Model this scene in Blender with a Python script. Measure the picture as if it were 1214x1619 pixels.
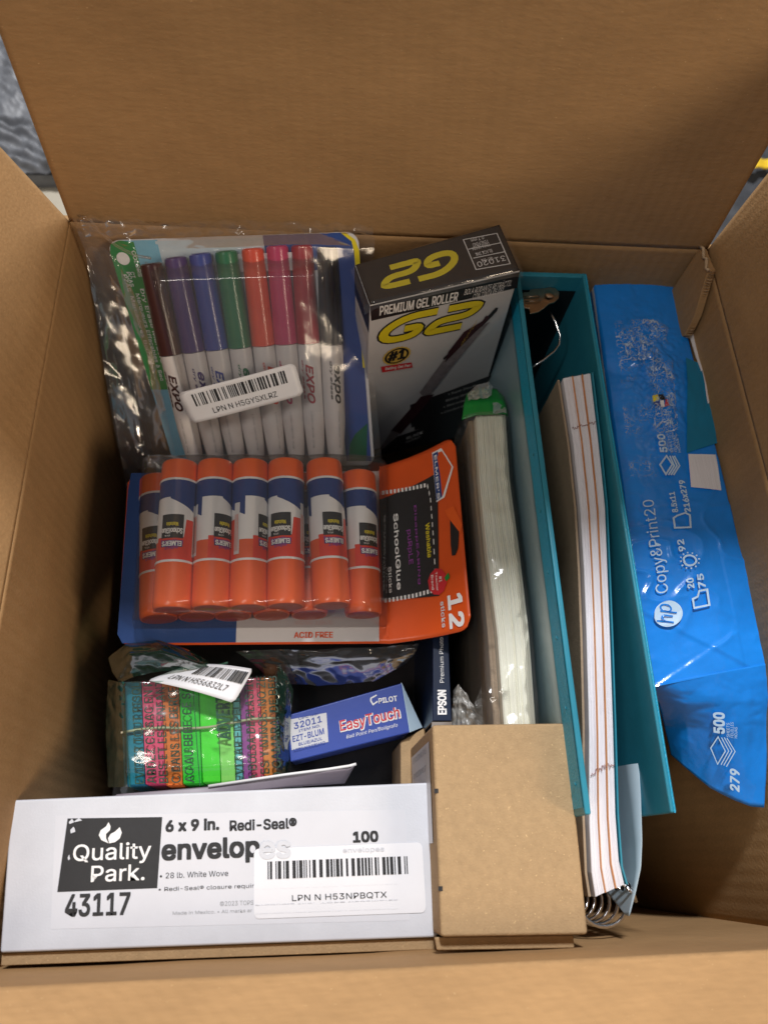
import bpy, math, random, os
from mathutils import Vector, Matrix, noise
random.seed(7)
for o in list(bpy.data.objects): bpy.data.objects.remove(o)
S = 0.001                      # coordinates below are millimetres
SC = bpy.context.scene
COL = SC.collection

# ------------------------------------------------------------ camera, world, lamps
cam = bpy.data.cameras.new('camera'); camo = bpy.data.objects.new('camera', cam); COL.objects.link(camo)
SC.camera = camo
cam.sensor_fit = 'VERTICAL'; cam.sensor_height = 36; cam.lens = 36 * 1215 / 1619
cam.clip_start = 0.01; cam.clip_end = 100
cam.dof.use_dof = True; cam.dof.focus_distance = 0.43; cam.dof.aperture_fstop = 8
Rm = Matrix(((0.99520062, -0.00917143, -0.09742492), (-0.03154416, 0.91238511, -0.40811563), (0.09263206, 0.40923012, 0.90771692)))
camo.matrix_world = Matrix.Translation(Vector((143.992, 42.653, 363.493)) * S) @ Rm.to_4x4()
world = bpy.data.worlds.new("World"); SC.world = world; world.use_nodes = True
bgn = world.node_tree.nodes['Background']; bgn.inputs[0].default_value = (0.86, 0.92, 1.0, 1); bgn.inputs[1].default_value = 0.15
def area(name, loc, target, size, power, color):
    l = bpy.data.lights.new(name, 'AREA'); l.shape = 'RECTANGLE'; l.size, l.size_y = size; l.energy = power; l.color = color
    o = bpy.data.objects.new(name, l); COL.objects.link(o)
    o.location = Vector(loc) * S
    o.rotation_euler = (Vector(target) * S - o.location).to_track_quat('-Z', 'Y').to_euler()
    return o
area('ceiling_lamp', (150, 1700, 2450), (200, 180, -60), (0.30, 0.30), 98, (0.98, 0.98, 1.0))
area('right_fill', (1300, -500, 1000), (150, 395, 60), (0.3, 0.5), 11.5, (1.0, 0.80, 0.58))  # added warm fill from low right, so the flap keeps the right wall dark
area('left_fill', (-850, -500, 2300), (200, 250, -40), (0.12, 1.3), 17, (1.0, 0.92, 0.82))  # added overhead fill strip that lifts the contents and gives film highlights
SC.view_settings.view_transform = 'Standard'; SC.view_settings.look = 'None'; SC.view_settings.exposure = 0.0; SC.view_settings.gamma = 1
SC.cycles.transparent_max_bounces = 24; SC.cycles.max_bounces = 8; SC.cycles.caustics_reflective = False; SC.cycles.caustics_refractive = False

# ------------------------------------------------------------ materials
def lin(h):
    h = h.lstrip('#'); c = [int(h[i:i+2], 16) / 255 for i in (0, 2, 4)]
    return tuple((x / 12.92 if x <= .04045 else ((x + .055) / 1.055) ** 2.4) for x in c) + (1,)
def mat(name, col, rough=.6, var=.12, vscale=60, bump=.0, bscale=400, metal=0, stretch=(1, 1, 1), spec=.5, coat=0, trans=0, ior=1.45, speck=None, fiber=0):
    m = bpy.data.materials.new(name); m.use_nodes = True; nt = m.node_tree; N = nt.nodes; L = nt.links
    p = N['Principled BSDF']; col = lin(col) if isinstance(col, str) else tuple(col) + (1,)
    p.inputs['Roughness'].default_value = rough; p.inputs['Metallic'].default_value = metal
    p.inputs['Specular IOR Level'].default_value = spec; p.inputs['Coat Weight'].default_value = coat
    p.inputs['Transmission Weight'].default_value = trans; p.inputs['IOR'].default_value = ior
    tc = N.new('ShaderNodeTexCoord'); mp = N.new('ShaderNodeMapping'); mp.inputs['Scale'].default_value = stretch
    L.new(tc.outputs['Object'], mp.inputs[0])
    n = N.new('ShaderNodeTexNoise'); n.inputs['Scale'].default_value = vscale; n.inputs['Detail'].default_value = 5; n.inputs['Roughness'].default_value = .65
    L.new(mp.outputs[0], n.inputs[0])
    r = N.new('ShaderNodeMapRange'); r.inputs[1].default_value = .25; r.inputs[2].default_value = .75
    r.inputs[3].default_value = 1 - var; r.inputs[4].default_value = 1 + var; L.new(n.outputs[0], r.inputs[0])
    mx = N.new('ShaderNodeVectorMath'); mx.operation = 'SCALE'; mx.inputs[0].default_value = col[:3]; L.new(r.outputs[0], mx.inputs['Scale'])
    out = mx.outputs[0]
    if speck:
        n3 = N.new('ShaderNodeTexNoise'); n3.inputs['Scale'].default_value = speck[0]; n3.inputs['Detail'].default_value = 2; L.new(mp.outputs[0], n3.inputs[0])
        rr = N.new('ShaderNodeMapRange'); rr.inputs[1].default_value = speck[1]; rr.inputs[2].default_value = speck[1] + .06; L.new(n3.outputs[0], rr.inputs[0])
        mm = N.new('ShaderNodeMix'); mm.data_type = 'RGBA'; L.new(rr.outputs[0], mm.inputs[0]); L.new(out, mm.inputs[6]); mm.inputs[7].default_value = lin(speck[2]); out = mm.outputs[2]
    if fiber:
        mf = N.new('ShaderNodeMapping'); mf.inputs['Scale'].default_value = (.14, 1, 1); L.new(tc.outputs['Object'], mf.inputs[0])
        nf = N.new('ShaderNodeTexNoise'); nf.inputs['Scale'].default_value = 520; nf.inputs['Detail'].default_value = 3; L.new(mf.outputs[0], nf.inputs[0])
        rf_ = N.new('ShaderNodeMapRange'); rf_.inputs[1].default_value = .3; rf_.inputs[2].default_value = .7; rf_.inputs[3].default_value = 1 - fiber; rf_.inputs[4].default_value = 1 + fiber; L.new(nf.outputs[0], rf_.inputs[0])
        vm = N.new('ShaderNodeVectorMath'); vm.operation = 'SCALE'; L.new(out, vm.inputs[0]); L.new(rf_.outputs[0], vm.inputs['Scale']); out = vm.outputs[0]
    L.new(out, p.inputs['Base Color'])
    if bump:
        n2 = N.new('ShaderNodeTexNoise'); n2.inputs['Scale'].default_value = bscale; n2.inputs['Detail'].default_value = 4; L.new(mp.outputs[0], n2.inputs[0])
        b = N.new('ShaderNodeBump'); b.inputs['Strength'].default_value = bump; b.inputs['Distance'].default_value = .0006
        L.new(n2.outputs[0], b.inputs['Height']); L.new(b.outputs[0], p.inputs['Normal'])
    return m
def flutes(m, period=.0075, amp=.16):
    """the corrugated core telegraphing through the liner"""
    nt = m.node_tree; N = nt.nodes; L = nt.links; p = N['Principled BSDF']
    tc = N.new('ShaderNodeTexCoord'); d = N.new('ShaderNodeVectorMath'); d.operation = 'DOT_PRODUCT'; d.inputs[1].default_value = (1, 1, 0); L.new(tc.outputs['Object'], d.inputs[0])
    s_ = N.new('ShaderNodeMath'); s_.operation = 'MULTIPLY'; s_.inputs[1].default_value = 2 * math.pi / period; L.new(d.outputs['Value'], s_.inputs[0])
    k = N.new('ShaderNodeMath'); k.operation = 'SINE'; L.new(s_.outputs[0], k.inputs[0])
    b = N.new('ShaderNodeBump'); b.inputs['Strength'].default_value = amp; b.inputs['Distance'].default_value = .0004; L.new(k.outputs[0], b.inputs['Height'])
    old = p.inputs['Normal'].links[0].from_socket; L.new(old, b.inputs['Normal']); L.new(b.outputs[0], p.inputs['Normal'])
    return m
def film(name, tint=(1, 1, 1), base=.05, rough=.09, gain=.75, haze=0.0, hazecol=(.8, .82, .85), bump=.25, bscale=90):
    """clear plastic film: mostly see-through, glossy at glancing angles, a little milky"""
    m = bpy.data.materials.new(name); m.use_nodes = True; nt = m.node_tree; N = nt.nodes; L = nt.links
    N.remove(N['Principled BSDF']); out = N['Material Output']
    t = N.new('ShaderNodeBsdfTransparent'); t.inputs[0].default_value = tuple(tint) + (1,)
    g = N.new('ShaderNodeBsdfGlossy'); g.inputs['Roughness'].default_value = rough; g.inputs[0].default_value = (1, 1, 1, 1)
    d = N.new('ShaderNodeBsdfDiffuse'); d.inputs[0].default_value = tuple(hazecol) + (1,)
    fr = N.new('ShaderNodeFresnel'); fr.inputs[0].default_value = 1.5
    tc = N.new('ShaderNodeTexCoord'); n = N.new('ShaderNodeTexNoise'); n.inputs['Scale'].default_value = bscale; n.inputs['Detail'].default_value = 3
    L.new(tc.outputs['Object'], n.inputs[0])
    b = N.new('ShaderNodeBump'); b.inputs['Strength'].default_value = bump; b.inputs['Distance'].default_value = .002; L.new(n.outputs[0], b.inputs['Height'])
    L.new(b.outputs[0], g.inputs['Normal']); L.new(b.outputs[0], fr.inputs['Normal'])
    ma = N.new('ShaderNodeMath'); ma.operation = 'MULTIPLY_ADD'; ma.use_clamp = True; L.new(fr.outputs[0], ma.inputs[0]); ma.inputs[1].default_value = gain; ma.inputs[2].default_value = base
    m1 = N.new('ShaderNodeMixShader'); m1.inputs[0].default_value = haze; L.new(t.outputs[0], m1.inputs[1]); L.new(d.outputs[0], m1.inputs[2])
    m2 = N.new('ShaderNodeMixShader'); L.new(ma.outputs[0], m2.inputs[0]); L.new(m1.outputs[0], m2.inputs[1]); L.new(g.outputs[0], m2.inputs[2])
    L.new(m2.outputs[0], out.inputs[0])
    return m
M = {}
M['kraft_in'] = mat('kraft_liner', (.38, .228, .105), .78, .15, 12, .4, 600, stretch=(.5, 1, 1.0), spec=.25, speck=(1300, .72, '#cfae80'), fiber=.06)
flutes(M['kraft_in'])
M['kraft'] = mat('kraft_board', (.385, .262, .142), .8, .11, 260, .5, 1000, spec=.25, speck=(900, .69, '#cfb083'))
M['kraft_edge'] = mat('torn_board_edge', (.52, .38, .24), .9, .2, 400, .6, 900)
M['white_board'] = mat('white_coated_board', (.55, .57, .62), .5, .06, 45, .12, 900)
M['label_white'] = mat('label_paper', (.585, .60, .65), .45, .04, 30)
M['sticker'] = mat('sticker_paper', (.70, .71, .75), .4, .02, 60)
M['ink'] = mat('black_ink', (.012, .012, .014), .5, .2, 300)
M['ink_grey'] = mat('grey_ink', (.30, .31, .33), .55, .1, 300)
M['ink_faint'] = mat('faint_ink', (.55, .57, .62), .5, .05, 300)
M['white_ink'] = mat('white_ink', (.78, .78, .78), .45, .03, 300)
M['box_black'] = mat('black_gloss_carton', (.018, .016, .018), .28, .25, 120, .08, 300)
M['carton_grey'] = mat('silver_grey_carton', (.56, .56, .57), .38, .06, 30, .08, 300)
M['yellow'] = mat('yellow_ink', (.72, .60, .02), .4, .05, 200)
M['gold'] = mat('gold_ink', (.62, .43, .08), .4, .1, 200)
M['red'] = mat('red_ink', (.55, .02, .03), .4, .08, 200)
M['maroon'] = mat('maroon_print', (.045, .012, .018), .35, .3, 200)
M['pen_grey'] = mat('pen_barrel_print', (.24, .21, .22), .35, .3, 200)
M['easy_blue'] = mat('royal_blue_carton', (.03, .065, .33), .35, .08, 40, .06, 300)
M['easy_light'] = mat('pale_blue_flap', (.50, .66, .80), .4, .08, 60)
M['teal'] = mat('teal_vinyl', (.028, .235, .33), .33, .08, 70, .10, 300)
M['teal_grain'] = mat('grained_teal_vinyl', (.015, .37, .60), .35, .12, 300, 1.0, 900)
M['pocket'] = film('clear_binder_pocket', (.93, .97, 1), .02, .3, .3, .10, (.55, .68, .74), .1, 25)
M['black_void'] = mat('hollow_black', (.006, .008, .010), .6, .1, 50)  # flat black for the dark inside the binder and the punched holes
M['brass'] = mat('nickel_brass_plate', (.62, .47, .33), .28, .08, 60, .1, 400, metal=1)
M['steel'] = mat('bright_steel_wire', (.72, .73, .76), .22, .05, 60, metal=1)
M['divider'] = mat('orange_divider_edge', (.62, .27, .10), .7, .1, 300)
M['page'] = mat('white_page_edges', (.74, .73, .77), .75, .05, 30, .5, 900, stretch=(1, .05, .05))
M['cream'] = mat('cream_page_edges', (.82, .81, .68), .75, .07, 30, .6, 900, stretch=(1, .05, .05))
M['chip'] = mat('grey_chipboard', (.33, .25, .17), .85, .12, 200, .5, 900)
M['frost'] = mat('frosted_blue_poly', (.36, .46, .53), .35, .05, 40, .05, 200)
M['green'] = mat('green_print', (.01, .23, .04), .35, .1, 60)
M['green_dark'] = mat('dark_green_print', (.008, .10, .045), .35, .15, 60)
M['wrap_blue'] = mat('blue_paper_wrap', (.010, .235, .78), .22, .10, 45, .5, 120, coat=.8)
M['wrap_teal'] = mat('teal_blue_wrap_tape', (.012, .20, .36), .2, .1, 45, .3, 140, coat=.3)
M['wrap_text'] = mat('pale_blue_print', (.50, .68, .86), .4, .05, 200)
M['epson'] = mat('navy_carton', (.006, .014, .040), .3, .15, 100)
M['orange_card'] = mat('orange_card', (.66, .085, .012), .32, .05, 60, .05, 200)
M['blue_card'] = mat('dark_blue_card', (.012, .055, .22), .32, .1, 60)
M['white_card'] = mat('white_card', (.60, .60, .62), .35, .04, 60)
M['orange_plastic'] = mat('orange_stick_plastic', (.72, .10, .010), .3, .06, 50, coat=.2)
M['orange_deep'] = mat('deep_orange_plastic', (.40, .045, .008), .45, .1, 80)
M['stick_white'] = mat('stick_label_white', (.70, .70, .72), .35, .03, 100)
M['stick_blue'] = mat('stick_label_blue', (.010, .035, .17), .3, .1, 100)
M['stick_red'] = mat('stick_label_red', (.66, .045, .02), .3, .06, 100)
M['stick_orange'] = mat('stick_label_orange', (.66, .10, .03), .32, .06, 100)
M['purple'] = mat('purple_ink', (.16, .03, .20), .4, .1, 200)
M['marker_white'] = mat('marker_barrel_white', (.66, .63, .63), .33, .05, 80)
M['sky_card'] = mat('sky_blue_card', (.16, .42, .58), .35, .12, 30)
M['pale_card'] = mat('pale_grey_blue_card', (.50, .60, .66), .35, .06, 40)
M['violet_card'] = mat('navy_blue_card', (.03, .07, .27), .35, .1, 40)
M['clear'] = film('clear_bag_film', (.97, .97, .98), .01, .13, .55, .03, bump=.3, bscale=40)
M['clear_green'] = film('clear_bag_film_tinted', (.74, .85, .78), .02, .12, .6, .02, bump=.3, bscale=40)
M['blister'] = film('clear_blister_shell', (.97, .97, .97), .01, .12, .6, .03, bump=.05, bscale=30)
M['shrink'] = film('shrink_wrap', (.97, .97, .97), .012, .12, .6, .05, (.6, .6, .58), bump=.3, bscale=40)
M['tape_clear'] = film('clear_packing_tape', (1, 1, 1), .0, .22, .35, .07, (.62, .76, .92), bump=.2, bscale=60)
def creased_tape():
    m = bpy.data.materials.new('creased_clear_tape'); m.use_nodes = True; nt = m.node_tree; N = nt.nodes; L = nt.links
    N.remove(N['Principled BSDF']); out = N['Material Output']
    t_ = N.new('ShaderNodeBsdfTransparent'); d = N.new('ShaderNodeBsdfPrincipled'); d.inputs['Base Color'].default_value = (.62, .76, .88, 1); d.inputs['Roughness'].default_value = .3
    tc = N.new('ShaderNodeTexCoord'); prev = None
    for sc, w in ((70, .020), (130, .022), (260, .020)):          # highlights of the crumpled tape, painted in as pale crease lines
        n = N.new('ShaderNodeTexNoise'); n.inputs['Scale'].default_value = sc; n.inputs['Detail'].default_value = 1; n.inputs['Distortion'].default_value = .8; L.new(tc.outputs['Object'], n.inputs[0])
        a = N.new('ShaderNodeMath'); a.operation = 'SUBTRACT'; a.inputs[1].default_value = .5; L.new(n.outputs[0], a.inputs[0])
        b = N.new('ShaderNodeMath'); b.operation = 'ABSOLUTE'; L.new(a.outputs[0], b.inputs[0])
        c = N.new('ShaderNodeMapRange'); c.inputs[1].default_value = 0; c.inputs[2].default_value = w; c.inputs[3].default_value = .9; c.inputs[4].default_value = 0; L.new(b.outputs[0], c.inputs[0])
        if prev is None: prev = c.outputs[0]
        else:
            x = N.new('ShaderNodeMath'); x.operation = 'MAXIMUM'; L.new(prev, x.inputs[0]); L.new(c.outputs[0], x.inputs[1]); prev = x.outputs[0]
    g_ = N.new('ShaderNodeTexNoise'); g_.inputs['Scale'].default_value = 38; g_.inputs['Detail'].default_value = 2; L.new(tc.outputs['Object'], g_.inputs[0])
    gr_ = N.new('ShaderNodeMapRange'); gr_.inputs[1].default_value = .42; gr_.inputs[2].default_value = .55; L.new(g_.outputs[0], gr_.inputs[0])
    ml = N.new('ShaderNodeMath'); ml.operation = 'MULTIPLY'; L.new(prev, ml.inputs[0]); L.new(gr_.outputs[0], ml.inputs[1])
    mx = N.new('ShaderNodeMixShader'); L.new(ml.outputs[0], mx.inputs[0]); L.new(t_.outputs[0], mx.inputs[1]); L.new(d.outputs[0], mx.inputs[2]); L.new(mx.outputs[0], out.inputs[0])
    return m
M['tape_clear'] = creased_tape()
M['bag_dark'] = film('dark_green_bag_gather', (.45, .60, .52), .0, .12, .32, .45, (.012, .04, .028), bump=.3, bscale=40)
M['tape'] = film('milky_tape', (.95, .95, .95), .05, .3, .5, .35, (.75, .74, .70), bump=.5, bscale=80)
M['concrete'] = mat('pale_concrete_floor', (.42, .38, .30), .85, .15, 9, .5, 80)
M['slate'] = mat('grey_slab', (.15, .155, .168), .45, .45, 22, 1.0, 45)
M['slate_dark'] = mat('dark_grey_slab', (.04, .043, .05), .6, .3, 20, .8, 60)
M['bright_yellow'] = mat('yellow_strap_plastic', (.75, .50, .03), .5, .1, 60)
M['print_dark'] = mat('dark_bag_print', (.006, .045, .022), .4, .15, 60)
M['string'] = mat('rubber_band', (.62, .52, .36), .6, .1, 100)
M['brochure'] = mat('grey_violet_brochure', (.20, .17, .20), .35, .1, 60)

# ------------------------------------------------------------ mesh helpers
def V(p): return Vector(p)
def link(name, me, m=None, parent=None, smooth=False):
    o = bpy.data.objects.new(name, me); COL.objects.link(o)
    if m is not None and not me.materials: me.materials.append(m)
    if smooth:
        for p in me.polygons: p.use_smooth = True
    if parent is not None: o.parent = parent
    return o
def mesh(name, verts, faces, m, parent=None, smooth=False):
    me = bpy.data.meshes.new(name); me.from_pydata([tuple(Vector(v) * S) for v in verts], [], faces); me.update()
    return link(name, me, m, parent, smooth)
def tag(o, label, cat, group=None, kind=None):
    o['label'] = label; o['category'] = cat
    if group: o['group'] = group
    if kind: o['kind'] = kind
    return o
def thing(name, label, cat, group=None):
    o = bpy.data.objects.new(name, None); COL.objects.link(o); o.empty_display_size = .02
    return tag(o, label, cat, group)
def bevel(o, w=1.0, seg=2):
    b = o.modifiers.new('bevel', 'BEVEL'); b.width = w * S; b.segments = seg; b.limit_method = 'ANGLE'; b.angle_limit = math.radians(40); b.harden_normals = True
    for p in o.data.polygons: p.use_smooth = True
    return o
def prism(name, poly, d, m, parent=None, bw=0):
    """polygon (list of 3D points) swept by vector d"""
    n = len(poly); d = V(d); P = [V(p) for p in poly]; nrm = (P[1] - P[0]).cross(P[2] - P[1])
    if nrm.dot(d) > 0: P.reverse()
    vs = P + [p + d for p in P]
    fs = [list(range(n)), list(range(2 * n - 1, n - 1, -1))] + [[(i + 1) % n, i, n + i, n + (i + 1) % n] for i in range(n)]
    o = mesh(name, vs, fs, m, parent)
    if bw: bevel(o, bw)
    return o
def sweep_wall(name, line, thick, depth, m, parent=None, bw=0, down=(0, 0, -1)):
    """a sheet standing below a top-edge polyline; thick = vector from the line to its other side"""
    a = [V(p) for p in line]; t = V(thick); b = [p + t for p in a]; dn = V(down) * depth
    n = len(a); vs = a + b + [p + dn for p in a] + [p + dn for p in b]; fs = []
    for i in range(n - 1):
        fs += [[i, i + 1, n + i + 1, n + i], [2*n + i + 1, 2*n + i, 3*n + i, 3*n + i + 1], [i, 2*n + i, 2*n + i + 1, i + 1], [n + i + 1, 3*n + i + 1, 3*n + i, n + i]]
    fs += [[0, n, 3*n, 2*n], [n - 1, 3*n - 1, 4*n - 1, 2*n - 1]]
    o = mesh(name, vs, fs, m, parent)
    if bw: bevel(o, bw)
    return o
PI = math.pi
class Surf:
    """four corners (0,0) (1,0) (1,1) (0,1); h(u,v) = height in mm along the normal"""
    def __init__(s, q, h=None):
        s.q = [V(p) for p in q]; s.h = h
        s.n = (s.q[1] - s.q[0]).cross(s.q[3] - s.q[0]).normalized()
        if s.n.z < 0 and abs(s.n.z) > .2: s.n = -s.n
        elif abs(s.n.z) <= .2 and (V((144, 43, 363)) - s.q[0]).dot(s.n) < 0: s.n = -s.n
    def pt(s, u, v, off=0):
        a, b, c, d = s.q
        p = a * (1-u) * (1-v) + b * u * (1-v) + c * u * v + d * (1-u) * v
        return p + s.n * (off + (s.h(u, v) if s.h else 0))
def grid(name, fn, nu, nv, m, parent=None, smooth=True, thick=0):
    vs = [fn(i / nu, j / nv) for j in range(nv + 1) for i in range(nu + 1)]
    fs = [[j*(nu+1)+i, j*(nu+1)+i+1, (j+1)*(nu+1)+i+1, (j+1)*(nu+1)+i] for j in range(nv) for i in range(nu)]
    o = mesh(name, vs, fs, m, parent, smooth)
    if thick:
        k = o.modifiers.new('solid', 'SOLIDIFY'); k.thickness = thick * S; k.offset = 0
    return o
def patch(surf, uvs, m, parent, name='printed_panel', off=.25, sub=0):
    """flat print: polygon given in uv of a surface; sub>0 makes it follow a curved surface (quads only)"""
    if sub:
        (a, b), (c, d), (e, f), (g, h) = uvs
        fn = lambda x, y: surf.pt(a*(1-x)*(1-y) + c*x*(1-y) + e*x*y + g*(1-x)*y, b*(1-x)*(1-y) + d*x*(1-y) + f*x*y + h*(1-x)*y, off)
        return grid(name, fn, sub, sub, m, parent)
    return mesh(name, [surf.pt(u, v, off) for u, v in uvs], [list(range(len(uvs)))], m, parent)
def rect(u0, v0, u1, v1): return [(u0, v0), (u1, v0), (u1, v1), (u0, v1)]
def rounded(u0, v0, u1, v1, ru, rv, k=5):
    out = []
    for cx, cy, a0 in ((u1-ru, v1-rv, 0), (u0+ru, v1-rv, 90), (u0+ru, v0+rv, 180), (u1-ru, v0+rv, 270)):
        for i in range(k + 1):
            a = math.radians(a0 + 90 * i / k); out.append((cx + ru * math.cos(a), cy + rv * math.sin(a)))
    return out
_tc = {}
try:      # the sans font that ships inside Blender; the built-in one if it is not there
    FONT = bpy.data.fonts.load(os.path.join(bpy.utils.system_resource('DATAFILES', path='fonts'), 'Inter.woff2'))
except Exception:
    FONT = None
CAPH = .509 if FONT else .682
def glyphs(s, bold, shear):
    key = (s, bold, shear)
    if key not in _tc:
        c = bpy.data.curves.new('text', 'FONT'); c.body = s; c.size = 1; c.resolution_u = 3; c.shear = shear
        if FONT: c.font = FONT
        o = bpy.data.objects.new('text', c); COL.objects.link(o)
        dg = bpy.context.evaluated_depsgraph_get(); me = bpy.data.meshes.new_from_object(o.evaluated_get(dg))
        vs = [(v.co.x, v.co.y) for v in me.vertices]; fs = [list(p.vertices) for p in me.polygons]
        bpy.data.objects.remove(o); bpy.data.meshes.remove(me); bpy.data.curves.remove(c)
        x0 = min(v[0] for v in vs); x1 = max(v[0] for v in vs)
        _tc[key] = ([((x - x0) / (x1 - x0), y) for x, y in vs], fs)
    return _tc[key]
def txt(surf, s, box, m, parent, bold=0.0, shear=0.0, off=.3, name='lettering', slope=0.0):
    """fit the text into box (u0, baseline v0, u1, capital-height v1) of the surface; slope lifts the end of the line"""
    vs, fs = glyphs(s, 0, shear); u0, v0, u1, v1 = box; k = (v1 - v0) / CAPH
    asp = (surf.pt(u1, v0) - surf.pt(u0, v0)).length / max(1e-6, (surf.pt(u0, v1) - surf.pt(u0, v0)).length)   # mm wide per mm of cap height
    P = []; Fc = []
    b = bold * .55                                   # heavier strokes: the glyph laid down a few times, slightly shifted
    sh = [(0, 0)] if b < .006 else [(b, b), (-b, b), (b, -b), (-b, -b)] + ([(b * 1.2, 0), (-b * 1.2, 0), (0, b), (0, -b)] if b > .014 else [])
    for n_, (dx, dy) in enumerate(sh):
        k0 = len(P); ddx = dx / CAPH / max(asp, .2)
        P += [surf.pt(u0 + (x + ddx) * (u1 - u0), v0 + (y + dy) * k + x * slope, off + .012 * n_) for x, y in vs]
        Fc += [[q + k0 for q in f_] for f_ in fs]
    return mesh(name, P, Fc, m, parent)
def barcode(surf, box, m, parent, n=62, off=.3, seed=1):
    rnd = random.Random(seed); u0, v0, u1, v1 = box; ws = [rnd.choice((1, 1, 2, 3)) for _ in range(n)]; t = sum(ws); vs = []; fs = []; x = 0
    for i, w in enumerate(ws):
        if i % 2 == 0:
            a = u0 + (u1 - u0) * x / t; b = u0 + (u1 - u0) * (x + w) / t; k = len(vs)
            vs += [surf.pt(a, v0, off), surf.pt(b, v0, off), surf.pt(b, v1, off), surf.pt(a, v1, off)]; fs.append([k, k+1, k+2, k+3])
        x += w
    return mesh('barcode', vs, fs, m, parent)
def stroke(surf, pts, w, m, parent, off=.3, name='printed_line', closed=False, asp=1.0):
    """a drawn line of width w (in u); asp = du/dv scale"""
    pts = [p for i, p in enumerate(pts) if i == 0 or math.hypot(p[0] - pts[i-1][0], p[1] - pts[i-1][1]) > 1e-5]
    n = len(pts); q = [(x, y / asp) for x, y in pts]; vs = []; fs = []
    def nd(a, b): l = math.hypot(b[0]-a[0], b[1]-a[1]) or 1; return (-(b[1]-a[1]) / l, (b[0]-a[0]) / l)
    for i in range(n):
        a = nd(q[i-1], q[i]) if (i or closed) else None; b = nd(q[i], q[(i+1) % n]) if (i < n-1 or closed) else None
        a = a or b; b = b or a; mx_, my_ = a[0] + b[0], a[1] + b[1]; l2 = mx_ * mx_ + my_ * my_; s_ = min(2.0 / max(l2, .3), 2.0) * w / 2
        mx_ *= s_; my_ *= s_
        vs += [surf.pt(q[i][0] + mx_, (q[i][1] + my_) * asp, off), surf.pt(q[i][0] - mx_, (q[i][1] - my_) * asp, off)]
    for i in range(n if closed else n - 1): j_ = (i + 1) % n; fs.append([2*i, 2*j_, 2*j_ + 1, 2*i + 1])
    return mesh(name, vs, fs, m, parent)
def basis(d):
    d = V(d).normalized(); a = d.cross(V((0, 0, 1)))
    if a.length < .1: a = d.cross(V((0, 1, 0)))
    a.normalize(); return a, d.cross(a).normalized(), d
def lathe(name, A, B, prof, m, parent=None, seg=28, cap=True):
    A = V(A); B = V(B); x, y, d = basis(B - A); L_ = (B - A).length; vs = []; fs = []
    for t, r in prof:
        for i in range(seg):
            a = 2 * math.pi * i / seg; vs.append(A + d * (t * L_) + (x * math.cos(a) + y * math.sin(a)) * r)
    for j in range(len(prof) - 1):
        for i in range(seg): fs.append([j*seg+i, j*seg+(i+1) % seg, (j+1)*seg+(i+1) % seg, (j+1)*seg+i])
    if cap: fs += [list(range(seg))[::-1], list(range((len(prof)-1)*seg, len(prof)*seg))]
    o = mesh(name, vs, fs, m, parent, True); o.data.set_sharp_from_angle(angle=math.radians(38)); return o
def tube(name, pts, r, m, parent=None, seg=8):
    P = [V(p) for p in pts]; vs = []; fs = []; x = None
    for i, p in enumerate(P):
        d = (P[min(i+1, len(P)-1)] - P[max(i-1, 0)]).normalized()
        x = basis(d)[0] if x is None else (x - d * x.dot(d)).normalized()
        y = d.cross(x)
        for k in range(seg):
            a = 2 * math.pi * k / seg; vs.append(p + (x * math.cos(a) + y * math.sin(a)) * r)
    for i in range(len(P) - 1):
        for k in range(seg): fs.append([i*seg+k, i*seg+(k+1) % seg, (i+1)*seg+(k+1) % seg, (i+1)*seg+k])
    fs += [list(range(seg))[::-1], list(range((len(P)-1)*seg, len(P)*seg))]
    return mesh(name, vs, fs, m, parent, True)
def wr(x, y, s=1.0, seed=0):
    """crumple height: sharp creases between soft facets"""
    a = noise.noise(Vector((x * s, y * s, seed))); b = noise.noise(Vector((x * s * 2.3 + 5, y * s * 2.3, seed + 3))); c = noise.noise(Vector((x * s * 5.1, y * s * 5.1 + 9, seed + 7)))
    return (abs(a) * 1.0 + abs(b) * .45 + abs(c) * .18)
def plerp(line, t):
    """point at share t along a polyline"""
    P = [V(p) for p in line]; ls = [(P[i+1] - P[i]).length for i in range(len(P) - 1)]; x = t * sum(ls)
    for i, l in enumerate(ls):
        if x <= l or i == len(ls) - 1: return P[i].lerp(P[i+1], x / l)
        x -= l
def loft(name, rows, nu, nv, m, parent=None, h=None, thick=0):
    """surface through several polylines"""
    def fn(u, v):
        k = v * (len(rows) - 1); i = min(int(k), len(rows) - 2); p = plerp(rows[i], u).lerp(plerp(rows[i+1], u), k - i)
        return p + V((0, 0, h(u, v))) if h else p
    return grid(name, fn, nu, nv, m, parent, True, thick)

# ------------------------------------------------------------ setting: floor and what lies behind the box
fl = mesh('floor', [(-4000, -4000, -405), (4000, -4000, -405), (4000, 4000, -405), (-4000, 4000, -405)], [[0, 1, 2, 3]], M['concrete']); fl['kind'] = 'structure'
def slab(name, q, h, m, label, cat, seed, amp=16, freq=.05, group=None):
    c = sum((V(p) for p in q), V((0, 0, 0))) / 4
    s = Surf(q)
    o = thing(name, label, cat, group)
    def fn(u, v):
        e = min(u, 1-u, v, 1-v); p = s.pt(u, v)
        ridge = math.sin((p.x * .35 + p.y * .9 + 9 * noise.noise(Vector((p.x * .02, p.y * .02, seed)))) * freq * 9) * 4.5
        return p + V((0, 0, min(1, e * 14) * 8 - 8 + wr(p.x, p.y, .03, seed) * amp + ridge * min(1, e * 14)))
    grid('slab_face', fn, 70, 70, m, o)
    prism('slab_body', [p + V((0, 0, -9)) for p in s.q], (0, 0, -h), m, o)
    return o
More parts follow.
